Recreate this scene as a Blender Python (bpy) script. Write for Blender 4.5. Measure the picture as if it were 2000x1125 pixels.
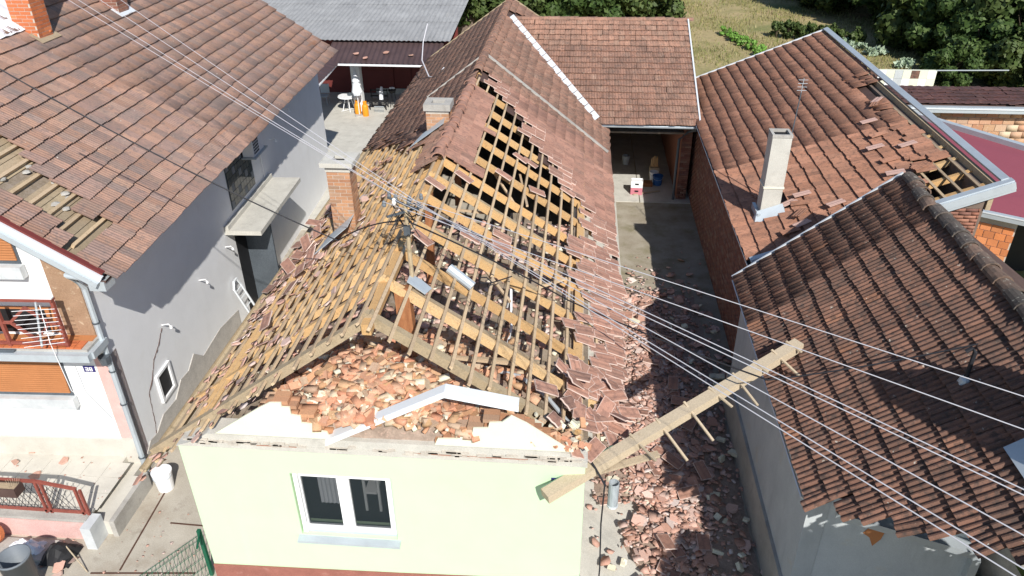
import bpy, math, random
import numpy as np
from mathutils import Vector, Matrix
random.seed(7); rng = np.random.default_rng(7)
sc = bpy.context.scene; COL = sc.collection
for o in list(bpy.data.objects): bpy.data.objects.remove(o)

# ------------------------------------------------------------------ camera, sky, sun
CAM = Vector((6.005, -8.512, 11.503))
YAW, PIT, ROL = math.radians(5.2), math.radians(30.8), math.radians(-0.57)
cf = Vector((-math.sin(YAW)*math.cos(PIT), math.cos(YAW)*math.cos(PIT), -math.sin(PIT)))
cr = Vector((math.cos(YAW), math.sin(YAW), 0)); cu = cr.cross(cf)
cr2 = cr*math.cos(ROL)+cu*math.sin(ROL); cu2 = -cr*math.sin(ROL)+cu*math.cos(ROL)
cd = bpy.data.cameras.new('camera'); cam = bpy.data.objects.new('camera', cd); COL.objects.link(cam)
cam.matrix_world = Matrix(((cr2.x, cu2.x, -cf.x, CAM.x), (cr2.y, cu2.y, -cf.y, CAM.y), (cr2.z, cu2.z, -cf.z, CAM.z), (0, 0, 0, 1)))
cd.lens = 27.0; cd.sensor_width = 36; cd.clip_end = 600; cd.clip_start = .1
sc.camera = cam
SUND = Vector((-.44, 1.11, -1.0)).normalized()          # direction the light travels
w = bpy.data.worlds.new("World"); sc.world = w; w.use_nodes = True
nt = w.node_tree; bg = nt.nodes['Background']
sky = nt.nodes.new('ShaderNodeTexSky'); sky.sky_type = 'NISHITA'; sky.sun_disc = False
sky.sun_elevation = math.asin(-SUND.z); sky.sun_rotation = math.atan2(-SUND.x, -SUND.y)
sky.ozone_density = 3; sky.dust_density = .4
nt.links.new(sky.outputs[0], bg.inputs[0]); bg.inputs[1].default_value = 0.1
sd = bpy.data.lights.new('sun', 'SUN'); sd.energy = 5.0; sd.angle = math.radians(.5); sd.color = (1, .965, .91)
so = bpy.data.objects.new('sun', sd); COL.objects.link(so)
so.rotation_euler = SUND.to_track_quat('-Z', 'Y').to_euler()
sc.view_settings.view_transform = 'Standard'; sc.view_settings.look = 'None'
sc.view_settings.exposure = 0.22; sc.view_settings.gamma = 1; sc.view_settings.use_curve_mapping = False
sc.render.engine = 'CYCLES'

# ------------------------------------------------------------------ materials
def ramp(nt, fac, cols):
    r = nt.nodes.new('ShaderNodeValToRGB'); e = r.color_ramp.elements
    while len(e) < len(cols): e.new(.5)
    for i, (p, c) in enumerate(cols):
        e[i].position = p; e[i].color = (*c, 1) if len(c) == 3 else c
    nt.links.new(fac, r.inputs[0]); return r.outputs[0]
def noise(nt, vec, scale, detail=4, rough=.6, stretch=None):
    if stretch:
        m = nt.nodes.new('ShaderNodeMapping'); m.inputs['Scale'].default_value = stretch
        nt.links.new(vec, m.inputs[0]); vec = m.outputs[0]
    n = nt.nodes.new('ShaderNodeTexNoise'); n.inputs['Scale'].default_value = scale
    n.inputs['Detail'].default_value = detail; n.inputs['Roughness'].default_value = rough
    nt.links.new(vec, n.inputs['Vector']); return n.outputs['Fac']
def mix(nt, fac, a, b, mode='MIX'):
    m = nt.nodes.new('ShaderNodeMix'); m.data_type = 'RGBA'; m.blend_type = mode
    for s, v in ((m.inputs[0], fac), (m.inputs[6], a), (m.inputs[7], b)):
        if hasattr(v, 'links'): nt.links.new(v, s)
        elif isinstance(v, (int, float)): s.default_value = v
        else: s.default_value = (*v, 1)
    return m.outputs[2]
def math_(nt, op, a, b=0., c=None, clamp=False):
    m = nt.nodes.new('ShaderNodeMath'); m.operation = op; m.use_clamp = clamp
    for i, v in enumerate((a, b)):
        if hasattr(v, 'links'): nt.links.new(v, m.inputs[i])
        else: m.inputs[i].default_value = v
    return m.outputs[0]
def newmat(name):
    m = bpy.data.materials.new(name); m.use_nodes = True; nt = m.node_tree
    return m, nt, nt.nodes['Principled BSDF']
def base(name, cols, scale=3, rough=.85, bump=.2, bscale=60, stretch=None, rand=None, obj=False, spots=None, edge=None, metal=0., streak=None, fine=.25):
    """cols: ramp over noise; rand: ramp over per-piece random; spots: [(scale, lo, hi, colour, amount)]"""
    m, nt, b = newmat(name)
    if obj:
        tc = nt.nodes.new('ShaderNodeTexCoord'); P = tc.outputs['Object']
    else:
        g = nt.nodes.new('ShaderNodeNewGeometry'); P = g.outputs['Position']
    n = noise(nt, P, scale, 6, .62, stretch)
    c = ramp(nt, n, cols)
    if rand:
        oi = nt.nodes.new('ShaderNodeObjectInfo'); at = nt.nodes.new('ShaderNodeAttribute'); at.attribute_name = 'rnd'
        f = math_(nt, 'FRACT', math_(nt, 'ADD', oi.outputs['Random'], at.outputs['Fac']))
        rc = ramp(nt, f, rand)
        c = mix(nt, .75, c, rc)
        f2 = math_(nt, 'FRACT', math_(nt, 'MULTIPLY', f, 37.7))
        c = mix(nt, 1., c, ramp(nt, f2, [(0, (.84, .84, .84)), (1, (1.14, 1.14, 1.14))]), 'MULTIPLY')
    if fine:
        fn = noise(nt, P, bscale, 4, .7, stretch)
        c = mix(nt, fine, c, mix(nt, 1., c, ramp(nt, fn, [(.3, (.35, .35, .35)), (.7, (1.8, 1.8, 1.8))]), 'MULTIPLY'))
    for sp in (spots or []):
        s, lo, hi, col, amt = sp[:5]
        q = noise(nt, P, s, 5, .65, sp[5] if len(sp) > 5 else None)
        k = ramp(nt, q, [(lo, (0, 0, 0)), (hi, (amt, amt, amt))])
        c = mix(nt, k, c, col)
    if edge:
        at = nt.nodes.new('ShaderNodeAttribute'); at.attribute_name = 'edge'
        c = mix(nt, math_(nt, 'MULTIPLY', at.outputs['Fac'], edge[1]), c, edge[0])
    nt.links.new(c, b.inputs['Base Color'])
    b.inputs['Roughness'].default_value = rough; b.inputs['Metallic'].default_value = metal
    b.inputs['Specular IOR Level'].default_value = .3
    if bump:
        bn = nt.nodes.new('ShaderNodeBump'); bn.inputs['Strength'].default_value = bump; bn.inputs['Distance'].default_value = .01
        nt.links.new(noise(nt, P, bscale, 5, .7, stretch), bn.inputs['Height']); nt.links.new(bn.outputs[0], b.inputs['Normal'])
    return m
def two(c, k=.75): return [(.35, tuple(v*k for v in c)), (.65, c)]
def tilemat(name, rand, dark, lich, rough=.9, darkamt=.7, lichamt=.8, edge=None, extra=None, dlo=.5, dhi=.62, llo=.66, lhi=.72):
    sp = [(1.1, .45, .68, dark, darkamt*.7), (9, dlo, dhi, dark, darkamt), (13, llo, lhi, lich, lichamt)]
    return base(name, [(.3, rand[0][1]), (.7, rand[-1][1])], 2.5, rough, .35, 70, rand=rand, spots=sp+(extra or []), edge=edge)

M = {}
M['tile_left'] = tilemat('tile_left', [(0, (.29, .17, .125)), (.3, (.34, .205, .15)), (.6, (.26, .17, .145)), (.85, (.20, .155, .14)), (1, (.35, .22, .16))], (.13, .11, .105), (.55, .50, .44), darkamt=.55, dlo=.5, dhi=.66,
                         extra=[(3, .64, .76, (.36, .13, .04), .6, (.6, .1, .6))])
M['tile_main'] = tilemat('tile_main', [(0, (.35, .185, .135)), (.4, (.43, .235, .17)), (.7, (.38, .20, .145)), (.85, (.28, .165, .125)), (1, (.45, .25, .18))], (.17, .105, .085), (.5, .42, .36), darkamt=.5, edge=((.74, .58, .50), .9), llo=.7, lhi=.76)
M['tile_rear'] = tilemat('tile_rear', [(0, (.31, .165, .115)), (.4, (.36, .20, .14)), (.7, (.28, .155, .11)), (1, (.32, .20, .145))], (.12, .085, .07), (.5, .44, .36), darkamt=.65, llo=.64, lhi=.7)
M['tile_brick'] = tilemat('tile_brick', [(0, (.38, .185, .115)), (.3, (.32, .155, .10)), (.55, (.42, .215, .14)), (.8, (.26, .135, .09)), (1, (.39, .19, .12))], (.11, .07, .055), (.4, .36, .3), darkamt=.5, llo=.72, lhi=.8)
M['tile_dark'] = tilemat('tile_dark', [(0, (.17, .092, .066)), (.4, (.205, .108, .076)), (.7, (.14, .083, .063)), (.93, (.18, .096, .068)), (1, (.28, .135, .08))], (.055, .045, .04), (.45, .43, .37), darkamt=.7, llo=.66, lhi=.7)
M['tile_underside'] = base('tile_underside', two((.10, .06, .05)))
M['wood'] = base('wood', [(.3, (.50, .27, .10)), (.55, (.62, .38, .16)), (.75, (.40, .22, .09))], 6, .8, .3, 40, stretch=(1, 1, 1), rand=[(0, (.62, .41, .20)), (.5, (.56, .34, .15)), (1, (.68, .49, .27))], spots=[(14, .55, .7, (.25, .13, .06), .5)])
M['batten'] = base('batten', [(.3, (.38, .29, .20)), (.7, (.50, .40, .29))], 5, .85, .3, 50, rand=[(0, (.52, .38, .23)), (.5, (.46, .34, .22)), (1, (.60, .44, .26))], spots=[(9, .55, .7, (.22, .15, .1), .5)])
M['wood_grey'] = base('wood_grey', [(.3, (.30, .23, .155)), (.7, (.42, .33, .22))], 4, .9, .4, 40, rand=[(0, (.38, .29, .19)), (.5, (.30, .235, .16)), (1, (.44, .35, .22))], spots=[(7, .52, .7, (.2, .16, .1), .6)])
M['wood_pale'] = base('wood_pale', [(.3, (.40, .32, .22)), (.7, (.50, .42, .30))], 5, .8, .3, 45, rand=[(0, (.50, .41, .29)), (1, (.44, .35, .24))], spots=[(10, .6, .72, (.3, .2, .1), .5)])
M['wood_red'] = base('wood_red', [(.3, (.22, .085, .035)), (.7, (.36, .16, .07))], 4, .8, .3, 30, stretch=(4, 4, .6))
M['board'] = base('board', [(.3, (.20, .155, .11)), (.7, (.30, .24, .17))], 3, .9, .3, 40, rand=[(0, (.25, .20, .14)), (.5, (.19, .15, .11)), (1, (.30, .24, .17))], spots=[(5, .45, .65, (.36, .30, .25), .6)])
M['lime'] = base('lime', [(.3, (.525, .70, .45)), (.7, (.545, .725, .47))], 1.5, .95, .25, 120, fine=.05, spots=[(1.3, .55, .75, (.54, .66, .43), .4), (.8, .6, .8, (.53, .66, .50), .4, (3, 3, .3))])
M['cream'] = base('cream', two((.72, .73, .58), .93), 2, .95, .2, 90, fine=.08)
M['plinth'] = base('plinth', two((.33, .13, .10), .8), 3, .9, .3, 60, spots=[(6, .6, .75, (.42, .24, .2), .5)])
M['concrete'] = base('concrete', [(.3, (.34, .32, .29)), (.7, (.46, .44, .40))], 2, .92, .35, 60, spots=[(5, .55, .72, (.22, .2, .18), .5), (1.2, .55, .75, (.28, .26, .23), .5)])
M['conc_pale'] = base('conc_pale', [(.3, (.46, .44, .39)), (.7, (.56, .54, .48))], 2, .92, .3, 60, spots=[(3, .55, .72, (.33, .31, .27), .5)])
M['grey_wall'] = base('grey_wall', [(.3, (.79, .79, .79)), (.7, (.84, .84, .84))], 1.4, .95, .25, 110, fine=.06, spots=[(2, .55, .8, (.72, .71, .69), .5), (1, .6, .8, (.68, .68, .68), .3, (2, 2, .4))])
M['white_wall'] = base('white_wall', two((.84, .84, .83), .96), 2, .9, .12, 90, fine=.04)
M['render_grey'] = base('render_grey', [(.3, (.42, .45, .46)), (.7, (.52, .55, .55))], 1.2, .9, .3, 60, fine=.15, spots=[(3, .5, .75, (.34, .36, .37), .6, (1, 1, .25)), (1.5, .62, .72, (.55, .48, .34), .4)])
M['metal'] = base('metal', two((.50, .55, .58), .93), 2, .42, .03, 30, metal=.25, fine=.05, spots=[(3, .5, .8, (.36, .38, .4), .5)])
M['metal_pale'] = base('metal_pale', two((.72, .75, .77), .96), 2, .45, .02, 30, metal=.15, fine=.03)
M['metal_dark'] = base('metal_dark', two((.12, .14, .16), .8), 2, .5, .05, 30, metal=.3)
M['brick_main'] = base('brick_main', [(.3, (.35, .17, .09)), (.7, (.45, .24, .13))], 3, .9, .35, 60, rand=[(0, (.42, .21, .11)), (.3, (.50, .28, .16)), (.6, (.34, .17, .10)), (.85, (.44, .29, .19)), (1, (.30, .2, .14))])
M['brick_orange'] = base('brick_orange', two((.56, .17, .07)), 3, .85, .3, 60, rand=[(0, (.58, .17, .06)), (.5, (.52, .15, .06)), (1, (.64, .22, .09))])
M['block'] = base('block', two((.70, .26, .10)), 3, .85, .25, 60, rand=[(0, (.70, .25, .09)), (.4, (.62, .22, .09)), (1, (.74, .32, .14))])
M['brick_old'] = base('brick_old', two((.28, .12, .08)), 3, .9, .4, 60, rand=[(0, (.30, .13, .085)), (.3, (.24, .10, .07)), (.6, (.36, .18, .12)), (.85, (.20, .10, .08)), (1, (.40, .25, .18))])
M['mortar'] = base('mortar', two((.55, .50, .43)), 4, .95, .3, 60)
M['mortar_dark'] = base('mortar_dark', two((.20, .15, .12)), 4, .95, .3, 60)
M['asphalt'] = base('asphalt', [(.3, (.27, .23, .17)), (.7, (.38, .34, .27))], 1.5, .95, .4, 40, spots=[(1.3, .5, .68, (.19, .17, .09), .7), (18, .62, .7, (.5, .42, .36), .5)])
M['paving'] = base('paving', [(.3, (.36, .32, .26)), (.7, (.47, .43, .36))], 1.6, .92, .3, 50, spots=[(4, .56, .72, (.25, .21, .17), .6), (1.1, .52, .7, (.3, .24, .18), .6), (24, .7, .75, (.7, .68, .62), .6)])
M['terrace'] = base('terrace', [(.3, (.50, .47, .41)), (.7, (.60, .57, .50))], 2, .8, .15, 60, spots=[(5, .6, .75, (.42, .37, .32), .5)], fine=.1)
M['marble'] = base('marble', [(.3, (.45, .47, .48)), (.7, (.62, .64, .64))], 3, .5, .05, 30, fine=.05)
M['pink'] = base('pink', two((.66, .42, .38), .9), 3, .9, .2, 60, spots=[(4, .55, .75, (.72, .6, .56), .5)])
M['red_paint'] = base('red_paint', two((.27, .075, .055), .85), 4, .5, .1, 40, spots=[(12, .6, .75, (.45, .16, .12), .6)])
M['shutter'] = base('shutter', two((.48, .20, .08), .9), 3, .6, .05, 40, fine=.08)
M['tilecladding'] = base('tilecladding', [(.3, (.29, .18, .11)), (.7, (.37, .24, .155))], 3, .8, .3, 40, spots=[(7, .58, .68, (.62, .5, .36), .6)])
M['white'] = base('white', two((.84, .84, .84), .96), 2, .45, .02, 30, fine=.03)
M['black'] = base('black', two((.02, .02, .022)), 2, .6, .05, 30, fine=.1)
M['cable'] = base('cable', two((.025, .025, .03)), 2, .6, 0, 30, fine=0)
M['wire'] = base('wire', two((.58, .57, .60), .95), 2, .5, 0, 30, fine=0)
M['maroon'] = base('maroon', two((.27, .072, .095), .94), .8, .65, .03, 20, fine=.08)
M['brown_sheet'] = base('brown_sheet', two((.085, .055, .055), .8), 2, .55, .05, 30, fine=.15)
M['door_red'] = base('door_red', two((.16, .035, .03), .85), 1.5, .6, .05, 30, fine=.1)
M['asbestos'] = base('asbestos', [(.3, (.26, .26, .26)), (.7, (.36, .36, .355))], .8, .95, .4, 30, spots=[(3, .5, .7, (.17, .17, .17), .6, (3, .4, 1)), (1.2, .6, .8, (.42, .4, .36), .4)])
M['orange_gas'] = base('orange_gas', two((.78, .30, .02), .9), 3, .45, .02, 30, fine=.05)
M['cloth_white'] = base('cloth_white', two((.78, .80, .84), .92), 5, .9, .2, 40, fine=.05)
M['foil'] = base('foil', two((.78, .80, .84), .92), 6, .55, .5, 12, fine=.03)
M['plastic_grey'] = base('plastic_grey', two((.16, .18, .20), .9), 3, .5, .05, 30, fine=.06)
M['blue'] = base('blue', two((.04, .14, .38)), 3, .5, .05, 30, fine=.05)
M['cyan'] = base('cyan', two((.02, .30, .50)), 3, .5, .05, 30, fine=.05)
M['pinkcrate'] = base('pinkcrate', two((.62, .22, .27)), 3, .5, .05, 30, fine=.05)
M['plate_blue'] = base('plate_blue', two((.035, .03, .16), .9), 3, .4, 0, 30, fine=0)
M['green_fence'] = base('green_fence', two((.015, .11, .06), .9), 3, .5, 0, 30, fine=.05)
M['green_paint'] = base('green_paint', two((.20, .36, .24), .85), 3, .7, .1, 30)
M['plaster_chunk'] = base('plaster_chunk', two((.70, .66, .50), .85), 6, .95, .4, 40, rand=[(0, (.72, .68, .50)), (.5, (.62, .57, .44)), (1, (.78, .76, .62))])
M['rubble_brick'] = base('rubble_brick', two((.45, .25, .16)), 6, .92, .4, 50, rand=[(0, (.58, .27, .16)), (.2, (.46, .30, .15)), (.4, (.66, .40, .26)), (.6, (.56, .24, .14)), (.8, (.64, .54, .38)), (1, (.42, .28, .20))], spots=[(9, .58, .68, (.66, .60, .47), .35)])
M['shard'] = base('shard', two((.40, .19, .13)), 6, .92, .4, 50, rand=[(0, (.55, .31, .23)), (.2, (.64, .40, .32)), (.4, (.44, .26, .19)), (.55, (.72, .55, .48)), (.72, (.52, .31, .23)), (.86, (.76, .69, .64)), (1, (.32, .22, .18))], spots=[(9, .6, .72, (.62, .5, .44), .5)])
M['dust'] = base('dust', [(.3, (.24, .18, .14)), (.7, (.38, .29, .23))], 7, .95, .6, 30, spots=[(16, .55, .65, (.5, .34, .27), .7)])
M['crack'] = base('crack', two((.10, .05, .035)), 20, .95, .2, 60)
M['rough_plaster'] = base('rough_plaster', two((.50, .47, .43), .85), 5, .95, .5, 30)
def glassmat(name, col=(.03, .04, .045)):
    m, nt, b = newmat(name); b.inputs['Base Color'].default_value = (*col, 1); b.inputs['Roughness'].default_value = .08
    b.inputs['Specular IOR Level'].default_value = .6; return m
M['glass'] = glassmat('glass')
def realglass():
    m, nt, b = newmat('clear_glass'); b.inputs['Base Color'].default_value = (.9, .95, .95, 1); b.inputs['Roughness'].default_value = .02
    b.inputs['Transmission Weight'].default_value = .9; b.inputs['IOR'].default_value = 1.1; b.inputs['Alpha'].default_value = .35; return m
M['clear'] = realglass(); _b = M['clear'].node_tree.nodes['Principled BSDF']; _b.inputs['Base Color'].default_value = (.03, .04, .045, 1); _b.inputs['Transmission Weight'].default_value = 0; _b.inputs['Roughness'].default_value = .03; _b.inputs['Alpha'].default_value = .42
def groundmat():
    m, nt, b = newmat('dry_meadow'); g = nt.nodes.new('ShaderNodeNewGeometry'); P = g.outputs['Position']
    c = ramp(nt, noise(nt, P, .25, 6, .7), [(.3, (.20, .19, .07)), (.45, (.30, .25, .11)), (.55, (.38, .30, .15)), (.72, (.30, .21, .11))])
    c = mix(nt, ramp(nt, noise(nt, P, .12, 3, .5), [(.56, (0, 0, 0)), (.66, (.8, .8, .8))]), c, (.12, .16, .04))
    c = mix(nt, .5, c, mix(nt, 1., c, ramp(nt, noise(nt, P, 5, 6, .8), [(.3, (.4, .4, .4)), (.7, (1.7, 1.7, 1.7))]), 'MULTIPLY'))
    nt.links.new(c, b.inputs['Base Color']); b.inputs['Roughness'].default_value = 1
    bn = nt.nodes.new('ShaderNodeBump'); bn.inputs['Distance'].default_value = .1; bn.inputs['Strength'].default_value = .6
    nt.links.new(noise(nt, P, 6, 6, .8), bn.inputs['Height']); nt.links.new(bn.outputs[0], b.inputs['Normal'])
    return m
M['meadow'] = groundmat()
def leafmat(name, a, c2, c3):
    m = base(name, [(.35, a), (.65, c2)], .9, .6, 0, 20, rand=[(0, a), (.6, c2), (1, c3)], fine=0)
    m.node_tree.nodes['Principled BSDF'].inputs['Specular IOR Level'].default_value = .25
    return m
M['leaf'] = leafmat('leaf', (.026, .052, .012), (.052, .088, .02), (.10, .145, .04))
M['leaf2'] = leafmat('leaf2', (.036, .06, .015), (.066, .098, .024), (.125, .155, .055))
M['leaf_bright'] = leafmat('leaf_bright', (.10, .22, .03), (.16, .30, .05), (.22, .36, .10))
M['leaf_pale'] = leafmat('leaf_pale', (.22, .30, .18), (.34, .42, .30), (.45, .52, .40))
M['bark'] = base('bark', two((.12, .09, .065)), 5, .95, .5, 20)

# ------------------------------------------------------------------ object helpers
def off(o):
    v = Vector((0, 0, 0))
    while o is not None:
        v += o.location; o = o.parent
    return v
def link(o, parent=None):
    COL.objects.link(o)
    if parent is not None: o.parent = parent
    return o
def thing(name, label, cat, loc=(0, 0, 0), group=None):
    o = bpy.data.objects.new(name, None); o.empty_display_size = .2; COL.objects.link(o); o.location = loc
    o['label'] = label; o['category'] = cat
    if group: o['group'] = group
    return o
def tag(o, label, cat, group=None):
    o['label'] = label; o['category'] = cat
    if group: o['group'] = group
    return o
class MB:
    def __init__(s): s.v = []; s.f = []
    def poly(s, pts):
        n = len(s.v); s.v += [tuple(p) for p in pts]; s.f.append(tuple(range(n, n+len(pts)))); return s
    def hexa(s, p):           # 8 points: bottom 4 ccw, top 4
        n = len(s.v); s.v += [tuple(q) for q in p]
        for f in ((3, 2, 1, 0), (4, 5, 6, 7), (0, 1, 5, 4), (1, 2, 6, 5), (2, 3, 7, 6), (3, 0, 4, 7)): s.f.append(tuple(n+i for i in f))
        return s
    def box(s, x0, x1, y0, y1, z0, z1): return s.hexa([(x0, y0, z0), (x1, y0, z0), (x1, y1, z0), (x0, y1, z0), (x0, y0, z1), (x1, y0, z1), (x1, y1, z1), (x0, y1, z1)])
    def mbox(s, m, x0, x1, y0, y1, z0, z1):
        return s.hexa([m @ Vector(p) for p in ((x0, y0, z0), (x1, y0, z0), (x1, y1, z0), (x0, y1, z0), (x0, y0, z1), (x1, y0, z1), (x1, y1, z1), (x0, y1, z1))])
    def beam(s, a, b, wd, h, up=(0, 0, 1)):
        a = Vector(a); b = Vector(b); d = (b-a).normalized(); r = d.cross(Vector(up)).normalized(); u = r.cross(d)
        r = r*wd/2; u = u*h/2
        return s.hexa([a-r-u, a+r-u, b+r-u, b-r-u, a-r+u, a+r+u, b+r+u, b-r+u])
    def tube(s, pts, rad, seg=6, caps=True):
        pts = [Vector(p) for p in pts]; rads = rad if isinstance(rad, (list, tuple)) else [rad]*len(pts)
        n0 = len(s.v); up = Vector((0, 0, 1)); 
        for i, p in enumerate(pts):
            d = (pts[min(i+1, len(pts)-1)]-pts[max(i-1, 0)]).normalized()
            if abs(d.dot(up)) > .95: up = Vector((1, 0, 0)) if abs(d.x) < .9 else Vector((0, 1, 0))
            r = d.cross(up).normalized(); u = r.cross(d)
            for k in range(seg):
                t = 2*math.pi*k/seg; s.v.append(tuple(p+(r*math.cos(t)+u*math.sin(t))*rads[i]))
        for i in range(len(pts)-1):
            for k in range(seg):
                a = n0+i*seg+k; b = n0+i*seg+(k+1) % seg; s.f.append((a, b, b+seg, a+seg))
        if caps:
            s.f.append(tuple(n0+k for k in reversed(range(seg)))); s.f.append(tuple(n0+(len(pts)-1)*seg+k for k in range(seg)))
        return s
    def lathe(s, c, prof, seg=16):     # prof [(r,z)], rings about z
        n0 = len(s.v); c = Vector(c)
        for r, z in prof:
            for k in range(seg):
                t = 2*math.pi*k/seg; s.v.append((c.x+r*math.cos(t), c.y+r*math.sin(t), c.z+z))
        for i in range(len(prof)-1):
            for k in range(seg):
                a = n0+i*seg+k; b = n0+i*seg+(k+1) % seg; s.f.append((a, b, b+seg, a+seg))
        return s
    def prism(s, pts, ex):
        pts = [Vector(p) for p in pts]; ex = Vector(ex); n = len(s.v); k = len(pts)
        s.v += [tuple(p) for p in pts]+[tuple(p+ex) for p in pts]
        s.f.append(tuple(n+i for i in reversed(range(k)))); s.f.append(tuple(n+k+i for i in range(k)))
        for i in range(k): j = (i+1) % k; s.f.append((n+i, n+j, n+k+j, n+k+i))
        return s
    def mesh(s, name, mat, o=Vector((0, 0, 0)), smooth=False):
        me = bpy.data.meshes.new(name); me.from_pydata([(v[0]-o.x, v[1]-o.y, v[2]-o.z) for v in s.v], [], s.f); me.materials.append(mat)
        import bmesh
        bm = bmesh.new(); bm.from_mesh(me); bmesh.ops.recalc_face_normals(bm, faces=bm.faces); bm.to_mesh(me); bm.free()
        if smooth: me.polygons.foreach_set('use_smooth', [True]*len(me.polygons))
        return me
    def build(s, name, mat, parent=None, smooth=False, loc=None):
        o_ = off(parent) if parent is not None else Vector((0, 0, 0))
        L = Vector(loc) if loc is not None else o_
        ob = bpy.data.objects.new(name, s.mesh(name, M[mat] if isinstance(mat, str) else mat, L, smooth))
        ob.location = L-o_
        return link(ob, parent)
def struct(o): o['kind'] = 'structure'; return o
def stuff(o): o['kind'] = 'stuff'; return o
def frameM(O, x, y, z):
    return Matrix(((x[0], y[0], z[0], O[0]), (x[1], y[1], z[1], O[1]), (x[2], y[2], z[2], O[2]), (0, 0, 0, 1)))
def inframe(p, mg=1.08):
    d = p-CAM; z = d.dot(cf)
    if z < .5: return False
    return abs(d.dot(cr2)/z) < .6667*mg and abs(d.dot(cu2)/z) < .375*mg
def place(mesh, name, Mx, parent=None):
    ob = bpy.data.objects.new(name, mesh); o_ = off(parent) if parent is not None else Vector((0, 0, 0))
    ob.matrix_world = Matrix.Translation(-o_) @ Mx
    if parent is not None:
        ob.parent = parent
    COL.objects.link(ob); return ob
def join(meshes, items, name, mat, parent=None, attr='edge'):
    """items: (matrix, mesh index, rnd). One joined mesh, built with numpy"""
    cache = []
    for me in meshes:
        nv = len(me.vertices); co = np.empty(nv*3); me.vertices.foreach_get('co', co)
        lt = np.empty(len(me.polygons), int); me.polygons.foreach_get('loop_total', lt)
        li = np.empty(len(me.loops), int); me.loops.foreach_get('vertex_index', li)
        e = np.zeros(nv)
        if attr in me.attributes: me.attributes[attr].data.foreach_get('value', e)
        cache.append((co.reshape(-1, 3), lt, li, e))
    V, LT, LI, R, E_ = [], [], [], [], []; n = 0
    o_ = np.array(off(parent)) if parent is not None else np.zeros(3)
    for m, k, r in items:
        co, lt, li, e = cache[k]; A = np.array(m)
        V.append(co @ A[:3, :3].T+A[:3, 3]-o_); LT.append(lt); LI.append(li+n); R.append(np.full(len(lt), r)); E_.append(e); n += len(co)
    if not V: return None
    V = np.concatenate(V); LT = np.concatenate(LT); LI = np.concatenate(LI); R = np.concatenate(R); E_ = np.concatenate(E_)
    me = bpy.data.meshes.new(name); me.vertices.add(len(V)); me.vertices.foreach_set('co', V.ravel())
    me.loops.add(len(LI)); me.loops.foreach_set('vertex_index', LI)
    me.polygons.add(len(LT)); me.polygons.foreach_set('loop_start', np.concatenate(([0], np.cumsum(LT)[:-1]))); me.polygons.foreach_set('loop_total', LT)
    me.update(calc_edges=True)
    me.attributes.new('rnd', 'FLOAT', 'FACE').data.foreach_set('value', R)
    me.attributes.new('edge', 'FLOAT', 'POINT').data.foreach_set('value', E_)
    me.materials.append(mat)
    ob = bpy.data.objects.new(name, me); link(ob, parent); ob['kind'] = 'stuff'
    return ob
def emit(meshes, items, name, mat, parent, limit=300, stuffname=None):
    """nearest `limit` items in view as parts, the others as one part"""
    key = []
    for it in items:
        p = it[0].translation; key.append(((p-CAM).length if inframe(p) else 1e6+(p-CAM).length))
    order = sorted(range(len(items)), key=lambda i: key[i])
    for i in order[:limit]: place(meshes[items[i][1]], name, items[i][0], parent)
    if len(order) > limit: return join(meshes, [items[i] for i in order[limit:]], stuffname or name, mat, parent)

def tile_mesh(mat, wd=.2, L=.42, ribs=2, amp=.018, th=.014, edge=.0, seed=0, brk=False, lift=.052):
    r = random.Random(seed); nx = ribs*4; xs = [wd*i/nx for i in range(nx+1)]
    prof = [0, 0, .9, 1.]*ribs+[.3]
    if ribs == 1: prof = [0.2, 0, .2, 1., .6]
    if edge:
        xs = [0, edge]+xs[1:-1]+[wd-edge, wd]; prof = [prof[0]]+prof[:1]+prof[1:-1]+[prof[-1]]+prof[-1:]
    ys = [0, L] if not edge else [0, edge, L-edge, L]
    V, E = [], []
    for y in ys:
        for i, x in enumerate(xs):
            yy = y
            if brk and y == ys[-1]: yy = L*(.55+.35*r.random())
            V.append((x, yy, prof[i]*amp+lift*(y/L)+th))
            E.append(1. if edge and (i == 0 or i == len(xs)-1 or y in (ys[0], ys[-1])) else 0.)
    n = len(xs); F = []
    for j in range(len(ys)-1):
        for i in range(n-1): F.append((j*n+i, j*n+i+1, (j+1)*n+i+1, (j+1)*n+i))
    b = len(V); lastrow = (len(ys)-1)*n
    for i in range(n):                                  # lower lip
        x, y, z = V[lastrow+i]; V.append((x, y, z-th-.006)); E.append(1. if edge else 0)
    for i in range(n-1): F.append((lastrow+i, lastrow+i+1, b+i+1, b+i))
    c = len(V); V += [(xs[0], 0, 0), (wd, 0, 0)]; E += [1. if edge else 0]*2
    F += [(0, lastrow, b, c), (n-1, c+1, b+n-1, lastrow+n-1), (c, b, b+n-1, c+1)]
    me = bpy.data.meshes.new('tile'); me.from_pydata(V, [], F); me.materials.append(mat)
    me.attributes.new('edge', 'FLOAT', 'POINT').data.foreach_set('value', E)
    return me
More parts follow.
